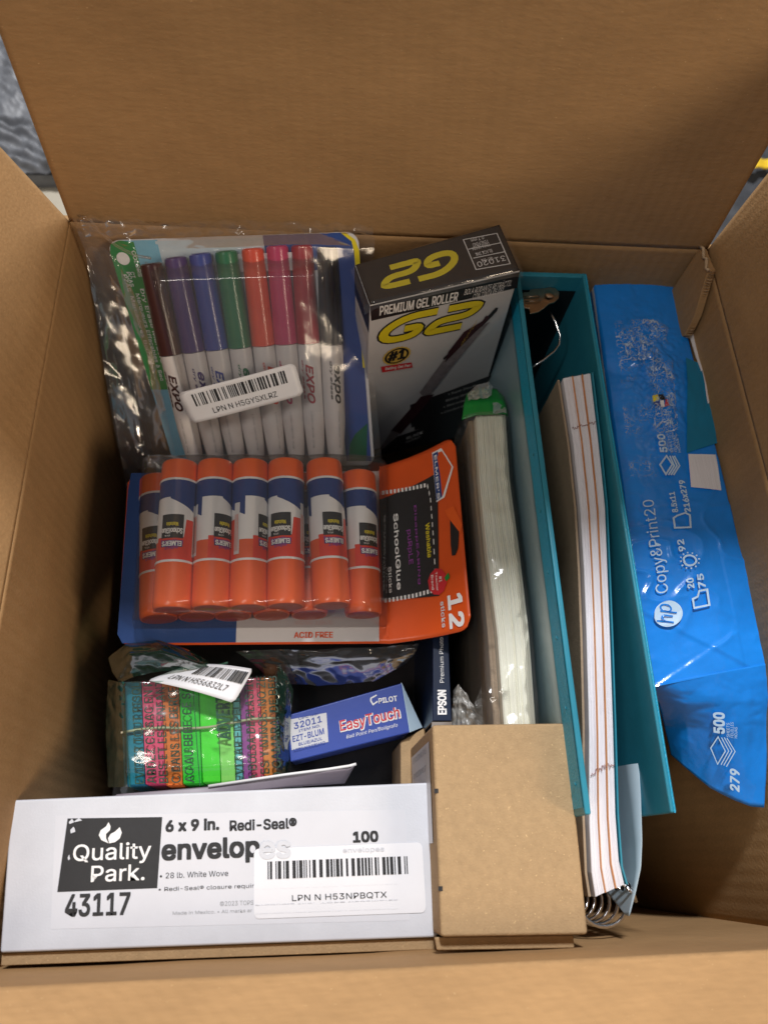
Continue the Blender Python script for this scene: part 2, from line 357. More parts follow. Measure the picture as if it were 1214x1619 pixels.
slab('stone_slab', [(-533.38, 1252, -370), (-208.27, 1295.3, -370), (-162.07, 933.46, -370), (-449.74, 909.12, -370)], 25, M['slate'], 'light grey ridged slab beyond the left corner of the box, behind the seam', 'slab', 3)
slab('stone_slab', [(-453.51, 911.76, -376), (-140.15, 938.08, -376), (-129.35, 846.78, -376), (-432.35, 824.96, -376)], 20, M['slate'], 'blue-grey ridged slab just behind the left corner of the box, nearer the pale floor', 'slab', 9)
slab('stone_slab', [(763, 1376.8, -372), (1250.1, 1438.7, -372), (1009.5, 768.43, -372), (635.64, 748.16, -372)], 25, M['slate_dark'], 'dark grey rough slab seen past the right corner of the box', 'slab', 15, 10)
yl = thing('yellow_strap', 'short bright yellow strap lying on the dark slab past the right corner', 'strap')
grid('strap_band', lambda u, v: V((739.11, 889.68, -352)).lerp(V((795.59, 905.83, -352)), u) + V((0, -14 * (v - .5), 3 * math.sin(u * 9) + 1.5 * math.cos(v * 3))), 16, 4, M['bright_yellow'], yl, thick=1.5)

# ------------------------------------------------------------ the cardboard box
box = thing('cardboard_box', 'large open brown corrugated shipping box holding all the office supplies, flaps folded out', 'shipping box')
BW, BD, BH, T = 400, 395.4, 392, 5
def board(name, P, n, m=None, thick=T, nu=110, nv=90, amp=1.2, seed=0):
    """a board panel with slight buckling; P quad, n outward thickness direction"""
    P = [V(p) for p in P]; n = V(n).normalized()
    cr_ = [(random.uniform(0, 1), random.uniform(0, 1), random.uniform(0, PI), random.uniform(.25, .8)) for _ in range(5)]
    def fn(u, v):
        p = P[0]*(1-u)*(1-v) + P[1]*u*(1-v) + P[2]*u*v + P[3]*(1-u)*v
        e = min(1, 8 * min(u, 1-u, v, 1-v))
        return p + n * (amp * e * noise.noise(Vector((p.x * .012 + seed, p.y * .012, p.z * .012))) + .25 * e * noise.noise(p * .05) + e * sum(am * .45 * math.exp(-(((u - x0) * math.cos(an) + (v - y0) * math.sin(an)) / .012) ** 2) * math.exp(-((u - x0) ** 2 + (v - y0) ** 2) / .05) for x0, y0, an, am in cr_))
    o = grid(name, fn, nu, nv, m or M['kraft_in'], box)
    k = o.modifiers.new('solid', 'SOLIDIFY'); k.thickness = thick * S; k.offset = 1 if o.data.polygons[0].normal.dot(n) > 0 else -1
    return o
board('left_wall', [(0, 0, -BH), (0, BD, -BH), (0, BD, -1), (0, 0, -1)], (-1, 0, 0), seed=1)
board('right_wall', [(BW, 0, -BH), (BW, BD, -BH), (BW, BD, -1), (BW, 0, -1)], (1, 0, 0), seed=2)
board('back_wall', [(-5, BD, -BH), (BW+5, BD, -BH), (BW+5, BD, -1), (-5, BD, -1)], (0, 1, 0), seed=3)
board('front_wall', [(-5, 0, -BH), (BW+5, 0, -BH), (BW+5, 0, -1), (-5, 0, -1)], (0, -1, 0), seed=4)
board('box_bottom', [(-5, -5, -BH-1), (BW+5, -5, -BH-1), (BW+5, BD+5, -BH-1), (-5, BD+5, -BH-1)], (0, 0, -1), seed=5)
FLH = 330
board('back_flap', [(0, BD, -1), (BW, BD, -1), (BW-10, BD+14, FLH), (-6, BD+14, FLH)], (0, 1, 0), seed=6, amp=4)
board('left_flap', [(0, 0, -1), (0, BD, -1), (-62, BD-2, 150), (-62, 4, 150)], (-1, 0, -.4), seed=7, amp=3)
board('right_flap', [(BW, 0, -1), (BW, BD, -1), (BW+14, BD-2, 165), (BW+14, 4, 165)], (1, 0, 0), seed=8, amp=3)
board('front_flap', [(0, 0, -1), (BW, 0, -1), (BW-4, -150, 26), (4, -150, 26)], (0, 0, -1), seed=9, amp=2)
# torn inner tab with its fluted edge in the far right corner
tabp = [(397, BD-3, 3), (397, 372, 6), (396.5, 356, -18), (396.5, 352, -34), (396.5, 366, -62), (396.5, BD-2, -90)]
prism('torn_tab', tabp, (-5, 0, 0), M['kraft_in'], box, .4)
fv = []; ff = []
for i in range(26):                                   # the corrugated medium showing along the tab's cut edge
    a = V((392.2, 371.5, 6)).lerp(V((391.7, 351.3, -34)), i / 25); k = len(fv); j = 1.3 * random.random()
    fv += [a + V((-.6, -.8, .6)), a + V((2.0, -1.6 - j * .6, 1.6)), a + V((4.8, -.8, .8)), a + V((2.3, -.8, -.8))]; ff.append([k, k+1, k+2, k+3])
mesh('fluted_edge', fv, ff, M['kraft_edge'], box)
tube('torn_liner', [(391, BD-4, 6), (391.5, 388, 8), (392, 383, 5), (391.5, 379, 8.5), (391.5, 374, 5.5), (391.5, 371, 7.5)], 1.1, M['kraft_edge'], box, 5)

# ------------------------------------------------------------ white envelope carton
env = thing('envelope_box', 'white carton of envelopes with big black printing lying in the near left corner', 'envelope box')
E = [(3.4713, 7.0681, -60), (208.63, 5.4408, -60), (207.93, 77.166, -60), (-2.1129, 73.804, -60)]; e = Surf(E)
c = prism('carton', E, (0, 0, -150), M['white_board'], env, 1.2)
prism('kraft_edge_flap', [V(E[0]) + V((0, -.4, -3)), V(E[1]) + V((0, -.4, -3)), V(E[1]) + V((0, -5.5, -4)), V(E[0]) + V((0, -5.5, -4))], (0, 0, -2.2), M['kraft'], env, .4)
lg = patch(e, [(0.13233, 0.85526), (0.35146, 0.83825), (0.3442, 0.36918), (0.11835, 0.3686)], M['ink'], env, 'logo_panel')
txt(e, 'Quality', (0.15022, 0.5668, 0.32755, 0.67218), M['white_ink'], lg, .012, 0, .5)
txt(e, 'Park.', (0.19331, 0.42602, 0.3142, 0.5281), M['white_ink'], lg, .012, 0, .5)
patch(e, [(0.22965, 0.67482), (0.21268, 0.69773), (0.20605, 0.73217), (0.21004, 0.76551), (0.22178, 0.78958), (0.22739, 0.81865), (0.23241, 0.78835), (0.23129, 0.76308), (0.22259, 0.73872), (0.22307, 0.70917)], M['white_ink'], lg, 'flame_mark', .5)
patch(e, [(0.23116, 0.67465), (0.22761, 0.70866), (0.2332, 0.73751), (0.24355, 0.75322), (0.25373, 0.78166), (0.25883, 0.74303), (0.25483, 0.70557), (0.24463, 0.68153)], M['white_ink'], lg, 'flame_mark', .5)
for q in ((0.13769, 0.81627, 0.14788, 0.84065), (0.14965, 0.82766, 0.16612, 0.8428), (0.14202, 0.75214, 0.15201, 0.78488), (0.13958, 0.57212, 0.14352, 0.60082)):
    a, b, cc, d = q; patch(e, [(a, b), (cc, b + .01), (cc - .002, d), ((a + cc) / 2, d + .012), (a - .002, d - .01)], M['white_board'], lg, 'worn_spot', .45)
txt(e, '6 x 9 in.', (0.36146, 0.73973, 0.48445, 0.81003), M['ink'], env, .06)
txt(e, 'Redi-Seal®', (0.51169, 0.72674, 0.67033, 0.79262), M['ink'], env, .04)
txt(e, 'envelop', (0.35425, 0.55265, 0.58042, 0.67702), M['ink'], env, .05)
txt(e, 'es', (0.5832, 0.53568, 0.65332, 0.67291), M['ink_faint'], env, .045, 0, .62)
txt(e, '100', (0.80823, 0.61797, 0.86662, 0.68194), M['ink'], env, .07)
txt(e, '• 28 lb. White Wove', (0.34951, 0.42976, 0.5078, 0.46588), M['ink'], env, .004)
txt(e, '• Redi-Seal® closure requir', (0.34737, 0.34854, 0.56829, 0.3738), M['ink'], env, .004)
txt(e, '©2023 TOPS', (0.48929, 0.24101, 0.56675, 0.26907), M['ink_grey'], env)
txt(e, 'Made in Mexico. • All marks ar', (0.38119, 0.1961, 0.5638, 0.21733), M['ink_grey'], env)
txt(e, '43117', (0.13945, 0.21272, 0.28227, 0.34728), M['ink'], env, .03)
patch(e, [(0.10859, 0.13586), (0.93527, 0.10809), (0.93844, 0.82028), (0.10431, 0.87992)], M['label_white'], env, 'paper_label', .1)
st = prism('barcode_sticker', [e.pt(u, v, .45) for u, v in rounded(*(0.56813, 0.1532, 0.97537, 0.59912), .012, .04)], -e.n * .12, M['sticker'], env)
txt(e, 'envelopes', (0.78094, 0.55084, 0.88123, 0.58084), M['ink_faint'], st, .03, 0, .62)
txt(e, 's no moisture to seal  effectiveness', (0.57119, 0.33706, 0.90924, 0.33748), M['ink_faint'], st, .03, 0, .62)
txt(e, 'Products Inc.  TOPS trademarks', (0.57111, 0.24056, 0.90742, 0.2336), M['ink_faint'], st, .02, 0, .62)
txt(e, 'trademarks of TOPS Products LLC. • tops-products.com', (0.57106, 0.18469, 0.90651, 0.18206), M['ink_faint'], st, .02, 0, .62)
barcode(e, (0.60064, 0.39876, 0.94441, 0.51219), M['ink'], st, 70, .75, 3)
txt(e, 'LPN N H53NPBQTX', (0.65713, 0.25565, 0.88242, 0.29214), M['ink'], st, .003, 0, .75)

# ------------------------------------------------------------ kraft boxes
kb = thing('kraft_box', 'plain kraft brown carton standing between the white envelope box and the notebook', 'carton')
K = [(206.44, 7.4918, -36), (276.3, 5.7877, -36), (278.75, 102.77, -36), (207.82, 103.03, -36)]; ks = Surf(K)
prism('carton', K, (0, 0, -190), M['kraft'], kb, 1.6)
prism('tuck_flap', [V(K[0]) + V((-2, -.5, -7)), V(K[1]) + V((-5, -.5, -7)), V(K[1]) + V((-5, -6, -8)), V(K[0]) + V((-1, -6, -8))], (0, 0, -2), M['kraft'], kb, .6)
kl = Surf([(206.14, 7.4918, -186), (206.14, 7.4918, -36), (207.52, 103.03, -36), (207.52, 103.03, -186)])
lb = patch(kl, rect(.45, .42, .93, .93), M['white_card'], kb, 'side_label', .15)
for i in range(5): txt(kl, 'QTY PCS ITEM NO. STYLE'[:22 - i * 3], (.50, .88 - i * .09, .86 - i * .02, .91 - i * .09), M['ink_grey'], lb, .01, 0, .3)
for a, b in ((.955, .345), (.955, .80)): patch(ks, rect(-.004, 1-b, .025, 1-b+.022), M['ink'], kb, 'slot', .06)
kc = thing('kraft_carton', 'small brown carton half hidden in shadow behind the tall kraft box', 'carton')
prism('carton', [(201.72, 106.92, -125), (217.56, 115.02, -125), (222.25, 73.323, -125), (200.38, 73.88, -125)], (0, 0, -120), M['kraft'], kc, 1.2)
prism('side_flap', [(207.59, 94.388, -108), (216.31, 108.72, -95), (216.69, 58.828, -95), (210.68, 59.512, -108)], (0, 0, -1.2), M['kraft'], kc)

# ------------------------------------------------------------ gel pen box
gb = thing('gel_pen_box', 'black and silver gel pen box standing upright by the back wall', 'pen box')
GT = [(258.74, 393.02, 15), (169.52, 358.47, 13), (177.36, 329.31, 13), (267.64, 357.42, 15)]; gt = Surf(GT); gf = Surf([(188.36, 335.31, -172), (278.64, 363.42, -170), (267.64, 357.42, 15), (177.36, 329.31, 13)]); gl = Surf([(180.52, 364.47, -172), (188.36, 335.31, -172), (177.36, 329.31, 13), (169.52, 358.47, 13)])
FQ = [(188.36, 335.31, -172), (278.64, 363.42, -170), (267.64, 357.42, 15), (177.36, 329.31, 13)]
prism('carton', GT, V(FQ[0]) - V(FQ[3]), M['carton_grey'], gb, .8)
patch(gt, rect(.004, .004, .996, .996), M['box_black'], gb, 'lid_panel', .15)
patch(gf, [(0.015262, 0.92054), (1.0145, 0.91321), (0.99808, 0.99424), (0.0041734, 0.99615)], M['box_black'], gb, 'header_band', .15)
patch(gl, [(0, .86), (1, .86), (1, 1), (0, 1)], M['box_black'], gb, 'header_band', .15)
patch(gf, [(0.41918, 0.13006), (1.0962, 0.36835), (1.0865, 0.079274), (0.42603, 0.083992)], M['box_black'], gb, 'copy_panel', .15)
patch(gf, [(0.39363, 0.11484), (0.35543, 0.312), (1.0887, 0.38835), (1.1134, 0.16854)], M['box_black'], gb, 'copy_panel', .18)
patch(gf, [(0.059996, -0.060619), (0.27679, 0.067822), (1.0981, 0.13026), (1.137, -0.10594)], M['box_black'], gb, 'bottom_band', .15)
patch(gl, rect(.1, .42, .9, .80), M['white_card'], gb, 'side_panel', .15)
txt(gt, '31020', (0.059819, 0.63513, 0.25305, 0.74106), M['white_ink'], gb, .01, 0, .3)
TB = [[(0.27543, 0.1076), (0.045699, 0.16342), (0.045157, 0.82586), (0.27344, 0.77972)], [(0.26889, 0.32979), (0.047429, 0.37073)], [(0.26092, 0.5366), (0.044318, 0.56698)]]
stroke(gt, TB[0], .006, M['white_ink'], gb, .3, closed=True, asp=2.4); stroke(gt, TB[1], .006, M['white_ink'], gb, .3, asp=2.4); stroke(gt, TB[2], .006, M['white_ink'], gb, .3, asp=2.4)
for s_, bx in (('G27-BLK', (0.13951, 0.60406, 0.21724, 0.60398)), ('BLACK INK', (0.12326, 0.46577, 0.23808, 0.44386)), ('TINTA NEGRA', (0.11835, 0.35851, 0.2462, 0.30813)), ('FINE/FINO', (0.12532, 0.25341, 0.22994, 0.23777)), ('0.7 mm', (0.14084, 0.15337, 0.23021, 0.13715))):
    u0, v0, u1, v1 = bx; txt(gt, s_, (min(u0, u1), min(v0, v1) , max(u0, u1), min(v0, v1) + .07), M['white_ink'], gb, .005, 0, .3)
def line(surf, s, a, b, h, m, parent, **k):
    """text from uv point a to b with cap height h"""
    return txt(surf, s, (a[0], a[1], b[0], a[1] + h), m, parent, slope=b[1] - a[1], **k)
P = [(0.068303, 0.94015), (0.5901, 0.92134), (0.63215, 0.94297), (0.96059, 0.93506), (0.69887, 0.90886), (0.91784, 0.90692)]
line(gf, 'PREMIUM GEL ROLLER', P[0], P[1], .045, M['white_ink'], gb, bold=.02)
line(gf, 'BOLA RODANTE RETRÁCTIL', P[2], P[3], .028, M['white_ink'], gb, bold=.01, shear=.2)
line(gf, 'CON TINTA DE GEL', P[4], P[5], .028, M['white_ink'], gb, bold=.01, shear=.2)
def g2logo(surf, x0, y0, x1, y1, slope, off, m, name, grow=0, asp=95 / 185.):
    def sm(P):
        for _ in range(2): P = [P[0]] + [((a[0]*(1-k)+b[0]*k), (a[1]*(1-k)+b[1]*k)) for a, b in zip(P, P[1:]) for k in (.25, .75)] + [P[-1]]
        return P
    """the wide slanted G2 lettering, drawn as strokes"""
    w = x1 - x0; h = y1 - y0
    def pnt(x, y): return (x0 + (x + (y - .5) * .22) * w, y0 + y * h + slope * x)
    g = [pnt(.50, .93), pnt(.16, .93), pnt(.0, .5), pnt(.12, .07), pnt(.44, .07), pnt(.44, .45), pnt(.25, .45)]
    t = [pnt(.62, .93), pnt(.97, .93), pnt(1.0, .72), pnt(.94, .50), pnt(.66, .50), pnt(.60, .34), pnt(.60, .07), pnt(.74, .07), pnt(1.0, .07)]
    for pl in (sm(g), sm(t)): stroke(surf, pl, .062 * w / .6 + grow, m, gb, off, name, asp=asp)
ASP = 95 / 185.
P = [(0.095338, 0.784), (0.71873, 0.76447)]
g2logo(gf, P[0][0], P[0][1], P[1][0], P[0][1] + .125, P[1][1] - P[0][1], .25, M['ink'], 'logo_shadow', .026)
g2logo(gf, P[0][0], P[0][1], P[1][0], P[0][1] + .125, P[1][1] - P[0][1], .35, M['yellow'], 'logo')
g2logo(gt, .37, .25, .84, .72, .0, .3, M['yellow'], 'logo', 0, 2.5)
# seal
cu, cv = (0.20716, 0.68614)
disc = lambda r, a0=0, n=36: [(cu + r * (1 + (.06 if (i % 2 and a0) else 0)) * math.cos(2*math.pi*i/n), cv + r * ASP * (1 + (.06 if (i % 2 and a0) else 0)) * math.sin(2*math.pi*i/n)) for i in range(n)]
sl = patch(gf, disc(.098, 1), M['gold'], gb, 'award_seal', .3)
patch(gf, disc(.088), M['ink'], sl, 'seal_ring', .35); patch(gf, disc(.072), M['gold'], sl, 'seal_centre', .4)
txt(gf, '#1', (cu - .06, cv - .022, cu + .055, cv + .03), M['ink'], sl, .05, .1, .5)
P = [(0.09552, 0.64269), (0.32224, 0.62241), (0.33686, 0.58662), (0.10739, 0.60353)]
rb = patch(gf, P, M['red'], gb, 'ribbon', .5); line(gf, 'Selling Gel Pen', (P[3][0] + .02, P[3][1] + .012), (P[2][0] - .02, P[2][1] + .012), .016, M['white_ink'], rb, off=.6, bold=.02)
# the pen printed across the front
patch(gf, [(0.56711, 0.5951), (0.5935, 0.56486), (0.88011, 0.78456), (0.90787, 0.81114), (0.911, 0.82788), (0.89127, 0.8314), (0.84526, 0.79096), (0.81559, 0.76792)], M['ink'], gb, 'pen_print', .35)
patch(gf, [(0.58833, 0.56596), (0.86645, 0.78352), (0.83283, 0.80029), (0.81435, 0.77175), (0.6902, 0.73335), (0.5981, 0.62894)], M['maroon'], gb, 'pen_print', .45)
patch(gf, [(0.47821, 0.33102), (0.54155, 0.38261), (0.66147, 0.52939), (0.87572, 0.7567), (0.81561, 0.73886), (0.57093, 0.57791), (0.4212, 0.39203)], M['pen_grey'], gb, 'pen_print', .40)
patch(gf, [(0.20941, 0.13638), (0.29726, 0.084912), (0.43329, 0.21689), (0.54747, 0.35294), (0.43673, 0.36009), (0.32195, 0.24503)], M['maroon'], gb, 'pen_print', .5)
patch(gf, [(0.12623, -0.018834), (0.15931, -0.004316), (0.23368, 0.05103), (0.29597, 0.096492), (0.22009, 0.13901), (0.1856, 0.092736), (0.14043, 0.024708)], M['pen_grey'], gb, 'pen_print', .55)
P = [(0.69032, 0.64574), (0.76958, 0.76573)]; line(gf, 'PILOT G2', P[0], P[1], .025, M['gold'], gb, off=.6)
for i, s_ in enumerate(('• Super Smooth', '  Rolling Writing', '• Retractable', '• Comfort Grip')):
    P = [(0.67229, 0.31388), (0.90504, 0.32695)]; y = P[0][1] - i * .036 - (0.012 * i); line(gf, s_, (P[0][0] - .01 * i, y), (P[1][0] - .01*i, y + P[1][1] - P[0][1]), .017, M['white_ink'], gb, off=.5)
P = [(0.36115, 0.021638), (0.50673, 0.039679)]; line(gf, 'BLACK', P[0], P[1], .022, M['white_ink'], gb, off=.5, bold=.02); line(gf, 'NEGRO', (P[0][0], P[0][1] - .035), (P[1][0] - .02, P[1][1] - .035), .016, M['white_ink'], gb, off=.5)
# shrink film over the box lid
def fn(u, v): 
    p = gt.pt(u * 1.06 - .03, v * 1.1 - .05, 1.2 + .8 * wr(u * 60, v * 30, .05, 4)); e_ = max(0, abs(u - .5) - .44) * 60 + max(0, abs(v - .5) - .42) * 40
    return p + V((0, 0, -e_))
grid('shrink_film', fn, 60, 40, M['clear'], gb)

# ------------------------------------------------------------ ball point pen box
eb = thing('ballpoint_pen_box', 'royal blue ball point pen box lying tilted beside the sticky notes, end flap open', 'pen box')
EQ = [(134.47, 95.26, -118), (206.95, 111.13, -118), (203.12, 141.33, -118), (131.68, 122.62, -118)]; es = Surf(EQ)
prism('carton', EQ, (2, 3, -46), M['easy_blue'], eb, .8)
prism('end_flap', [(203.14, 141.73, -118), (206.95, 111.13, -118), (216.41, 115.5, -128), (213.96, 119.88, -126)], (-.6, 0, -1), M['easy_light'], eb, .2)
wl = patch(es, [(0.019938, 0.23875), (0.32203, 0.21531), (0.33246, 0.82065), (0.014, 0.89343)], M['white_card'], eb, 'item_label')
for s_, x, y, h in (('UPC NO.', .10, .83, .045), ('32011', .055, .66, .13), ('ITEM NO.', .09, .57, .05), ('EZT-BLUM', .035, .40, .12), ('BLUE/AZUL', .08, .29, .06), ('MEDIUM/MEDIANO', .035, .19, .06)):
    txt(es, s_, (x, y, .31 - x * .45, y + h), M['easy_blue'], wl, .02, 0, .45)
P = [(0.43286, 0.36899), (0.93773, 0.34121), (0.42881, 0.39776)]
line(es, 'EasyTouch', (P[0][0] + .002, P[0][1] - .012), (P[1][0] + .004, P[1][1] - .012), .21, M['white_ink'], eb, bold=.07, off=.3)
line(es, 'EasyTouch', P[0], P[1], .21, M['red'], eb, bold=.02, off=.42)
P = [(0.78142, 0.71804), (0.93861, 0.67533)]; line(es, 'PILOT', P[0], P[1], .10, M['white_ink'], eb, bold=.04)
P = [(0.7143, 0.73753), (0.77083, 0.89772)]; stroke(es, [(P[1][0], P[1][1]), (P[0][0] + .005, P[1][1] - .03), (P[0][0], P[0][1] + .08), (P[0][0] + .015, P[0][1] - .01), (P[1][0], P[0][1] + .03)], .012, M['white_ink'], eb, asp=2.4)
P = [(0.47257, 0.18826), (0.90693, 0.1713)]; line(es, 'Ball Point Pen/Bolígrafo', P[0], P[1], .07, M['white_ink'], eb, shear=.2, bold=.01)

# ------------------------------------------------------------ photo paper box
pb = thing('photo_paper_box', 'thin navy photo paper box standing on edge beside the wrapped paper pad', 'paper box')
PQ = [(227.76, 112.84, -88), (229.83, 183.59, -88), (220.72, 183.61, -88), (216.62, 113.03, -88)]; ps = Surf(PQ)
far = V(PQ[1]) + (V(PQ[1]) - V(PQ[0])) * .9; far2 = V(PQ[2]) + (V(PQ[2]) - V(PQ[3])) * .9
prism('carton', [PQ[0], far, far2, PQ[3]], (0, 0, -180), M['epson'], pb, .6)
P = [(0.054772, 0.35611), (0.24971, 0.31853)]; txt(ps, 'EPSON', (P[0][0], .28, P[1][0], .72), M['white_ink'], pb, .045)
P = [(0.3132, 0.45234), (0.97895, 0.35103)]; txt(ps, 'Premium Photo Paper Glossy', (P[0][0], .36, P[1][0] + .08, .60), M['white_ink'], pb, .01)
prism('end_flap', [V(PQ[0]) + V((.3, -.4, -1)), V(PQ[3]) + V((-.3, -.4, -1)), V(PQ[3]) + V((-.3, -3, -4)), V(PQ[0]) + V((.3, -3, -4))], (0, 0, -.8), M['white_card'], pb)

# ------------------------------------------------------------ marker pack
mp_ = thing('marker_pack', 'blister pack of eight dry erase markers in the far left corner', 'marker pack')
mc = Surf([(52.724, 290.21, -112), (189.5, 292.54, -112), (172.47, 392, 5.0873), (19.425, 392, -11.482)]); mr = Surf([(19.425, 392, -11.482), (52.724, 290.21, -112), (189.5, 292.54, -112), (172.47, 392, 5.0873)])
cardp = rounded(0, 0, 1, 1, .05, .045)
prism('backing_card', [mc.pt(u, v) for u, v in cardp], (0, 0, -1.2), M['white_card'], mp_)
patch(mc, [(0.0, .05), (.10, 0), (.20, 0), (.20, .995), (.05, .997), (0, .95)], M['sky_card'], mp_, 'card_print', .2)
patch(mc, [(0.0, .36), (.115, .36), (.105, .99), (.05, .998), (.012, .985), (0, .95)], M['green'], mp_, 'card_print', .35)
patch(mc, rect(.19, .80, .62, .99), M['pale_card'], mp_, 'card_print', .22)
patch(mc, rect(.17, .02, .88, .82), M['pale_card'], mp_, 'card_print', .3)
patch(mc, [(.62, .80), (.94, .80), (.985, .90), (.97, .97), (.93, .998), (.62, .998)], M['violet_card'], mp_, 'card_print', .22)
patch(mc, [(.86, .02), (.985, .02), (.985, .90), (.86, .90)], M['violet_card'], mp_, 'card_print', .4)
patch(mc, [(.978, .45), (.999, .45), (.999, .93), (.985, .97), (.95, .998), (.93, .998), (.97, .965), (.978, .93)], M['yellow'], mp_, 'card_print', .5)
patch(mc, [(.87, .02), (.96, .02), (.98, .20), (.89, .13)], M['green_dark'], mp_, 'card_print', .5)
prism('window_label', [mc.pt(u, v, 2.5) for u, v in rect(.48, .86, .80, .93)], (0, 0, -.3), M['white_card'], mp_)
patch(mc, [(.045 + .026 * math.cos(a / 3.82), .925 + .026 * math.sin(a / 3.82)) for a in range(24)], M['white_ink'], mp_, 'count_badge', .5)
for i, (s_, v0, u0, u1) in enumerate((('COLORS', .095, .045, .15), ('CT', .066, .13, .155), ('PCAS', .050, .13, .19), ('PZAS', .033, .14, .21), ('Dry Erase Markers', .086, .20, .52), ('Marqueurs Effaçables à Sec', .062, .22, .60), ('Marcadores Borrables', .036, .23, .56))):
    txt(mr, s_, (u0, v0 - .008, u1, v0 + .007), M['white_ink'], mp_, .015, 0, .55)
bent = [[(103.56, 401.13, -1.1228), (129.5, 402.22, 0.91686), (158.74, 402.85, 1.0375), (173.37, 396.56, -8.1802)], [(103.45, 396.94, -5.2335), (129.46, 398.47, -4.1748), (158.11, 399.03, -4.0975), (169.49, 393.72, -10.902)], [(103.27, 393.93, -9.5868), (129.43, 395.45, -8.5388), (155.07, 395.88, -8.5474), (166.39, 390.9, -13.62)]]
loft('hanger_tab', bent, 14, 6, M['violet_card'], mp_, thick=.8)
caps = (('marker_cap_brown', (.055, .018, .020)), ('marker_cap_violet', (.060, .030, .16)), ('marker_cap_blue', (.020, .050, .30)), ('marker_cap_green', (.010, .16, .06)), ('marker_cap_orange', (.70, .07, .025)), ('marker_cap_pink', (.50, .03, .12)), ('marker_cap_red', (.36, .015, .03)), ('marker_cap_black', (.022, .022, .028)))
tops = [(46.825, 377.46, -13.603), (61.381, 380.61, -10.756), (76.266, 382.72, -8.9298), (91.936, 384.35, -7.5986), (108.05, 385.99, -6.2544), (123.09, 387.6, -4.9272), (138.18, 388.42, -4.3702), (154.17, 388.23, -4.8328)]
bots = [(68.705, 286.6, -104.6), (82.498, 286.52, -104.91), (96.396, 287.07, -104.6), (109.52, 287.93, -103.97), (122.7, 288.8, -103.34), (135.94, 289.35, -103.02), (149.23, 289.9, -102.7), (162.6, 290.14, -102.7)]
words = ('Fine Tip', 'Dry Erase')
for i in range(8):
    A, B = V(tops[i]), V(bots[i]); nm, cc = caps[i]
    cm = mat(nm, cc, .28, .08, 60, coat=.3)
    t = bpy.data.objects.new('marker', None); COL.objects.link(t); t.parent = mp_; t.location = A * S
    t['label'] = nm.replace('marker_cap_', '') + ' capped marker in the blister pack'
    r = 7.6
    cap = lathe('cap', A, B, [(0, r * .72), (.006, r * .86), (.02, r * .9), (.39, r), (.425, r * 1.02), (.43, r * .9)], cm, mp_)
    bar = lathe('barrel', A, B, [(.43, r * .93), (.44, r * .95), (.80, r * .92), (.90, r * .80), (.97, r * .70), (1.0, r * .5)], M['marker_white'], mp_)
    x, y, d = basis(B - A)
    up = y if y.z > 0 else -y; sd = up.cross(d)
    class Cyl:
        def __init__(s, A, L, r, rot): s.A, s.L, s.r, s.rot = A, L, r, rot
        def pt(s, u, v, off=0): a = s.rot + v; return s.A + d * (u * s.L) + (up * math.cos(a) + sd * math.sin(a)) * (s.r + off)
    L_ = (B - A).length
    cy = Cyl(A, L_, r * .93, random.uniform(-.5, .5))
    wd = [txt(cy, 'expo' if i % 2 else 'EXPO', (.52, -.35, .70, .25), cm, mp_, .05, .3, .35), txt(cy, 'dry erase', (.50, -.75, .68, -.55), cm, mp_, .03, .2, .35), txt(cy, 'LOW ODOR INK', (.74, -.2, .92, -.05), M['ink_grey'], mp_, .0, 0, .35)]
    for ch in [cap, bar] + wd: ch.parent = t; ch.matrix_parent_inverse = Matrix.Translation(-A * S)
def fn(u, v):
    e_ = min(1, min(u, 1-u) * 14, min(v, 1-v) * 14); e_ = e_ ** .5
    p = mc.pt(.13 + .76 * u, -.02 + .93 * v, 2 + 17 * e_ + .35 * e_ * wr(u * 40, v * 40, .12, 6))
    return p
grid('blister_shell', fn, 70, 60, M['blister'], mp_)

bag = thing('clear_bag', 'crinkled clear plastic bag around the marker pack, its top stretched to the box corner', 'plastic bag')
rows = [[(0.80685, 398.81, 2), (51.78, 396.91, 1), (100.64, 401.41, 1), (139.18, 404.8, 1), (184.05, 408.12, 2)],
        [(11.052, 374.64, -4), (38.393, 380.66, -8.9192), (87.202, 374.22, 3.557), (135.72, 377.79, 6.2583), (183.37, 389.46, -5.5131)],
        [(13.132, 355.25, -26), (35.972, 360.64, -31.344), (86.186, 352.09, -18.157), (131.98, 356.24, -14.846), (181.53, 366.84, -24.891)],
        [(16.541, 325.9, -50), (40.04, 332.78, -58.773), (89.047, 327.03, -41.406), (139.92, 329.82, -39.52), (184.22, 338.39, -52.875)],
        [(19.179, 302.71, -72), (47.269, 309.37, -81.876), (95.921, 304.87, -64.688), (144.18, 305.95, -64.437), (188.87, 314.47, -76.437)],
        [(21.801, 281.14, -102), (51.496, 284.09, -106.77), (102.84, 279.81, -95.021), (144.54, 280.5, -95.034), (194.05, 288.74, -104.6)]]
loft('bag_film', rows, 110, 110, M['clear'], bag, h=lambda u, v: 3.2 * wr(u * 100, v * 90, .042, 2) * (1.4 if u < .25 else .5))
loft('bag_film', [[V(p) + V((0, -2, 3)) for p in ((6.6729, 396.67, 1), (52.293, 392.94, 2), (100.87, 397.88, 2), (135.35, 400.99, 2), (182.4, 405.93, 2))], [V(p) + V((0, -6, 2)) for p in ((12.417, 385.6, 1), (53.228, 384.08, 3), (101.3, 389.85, 3), (135.47, 392.87, 3), (181.45, 396.49, 1))]], 130, 12, M['clear'], bag, h=lambda u, v: 5 * wr(u * 220, v * 16, .06, 77))
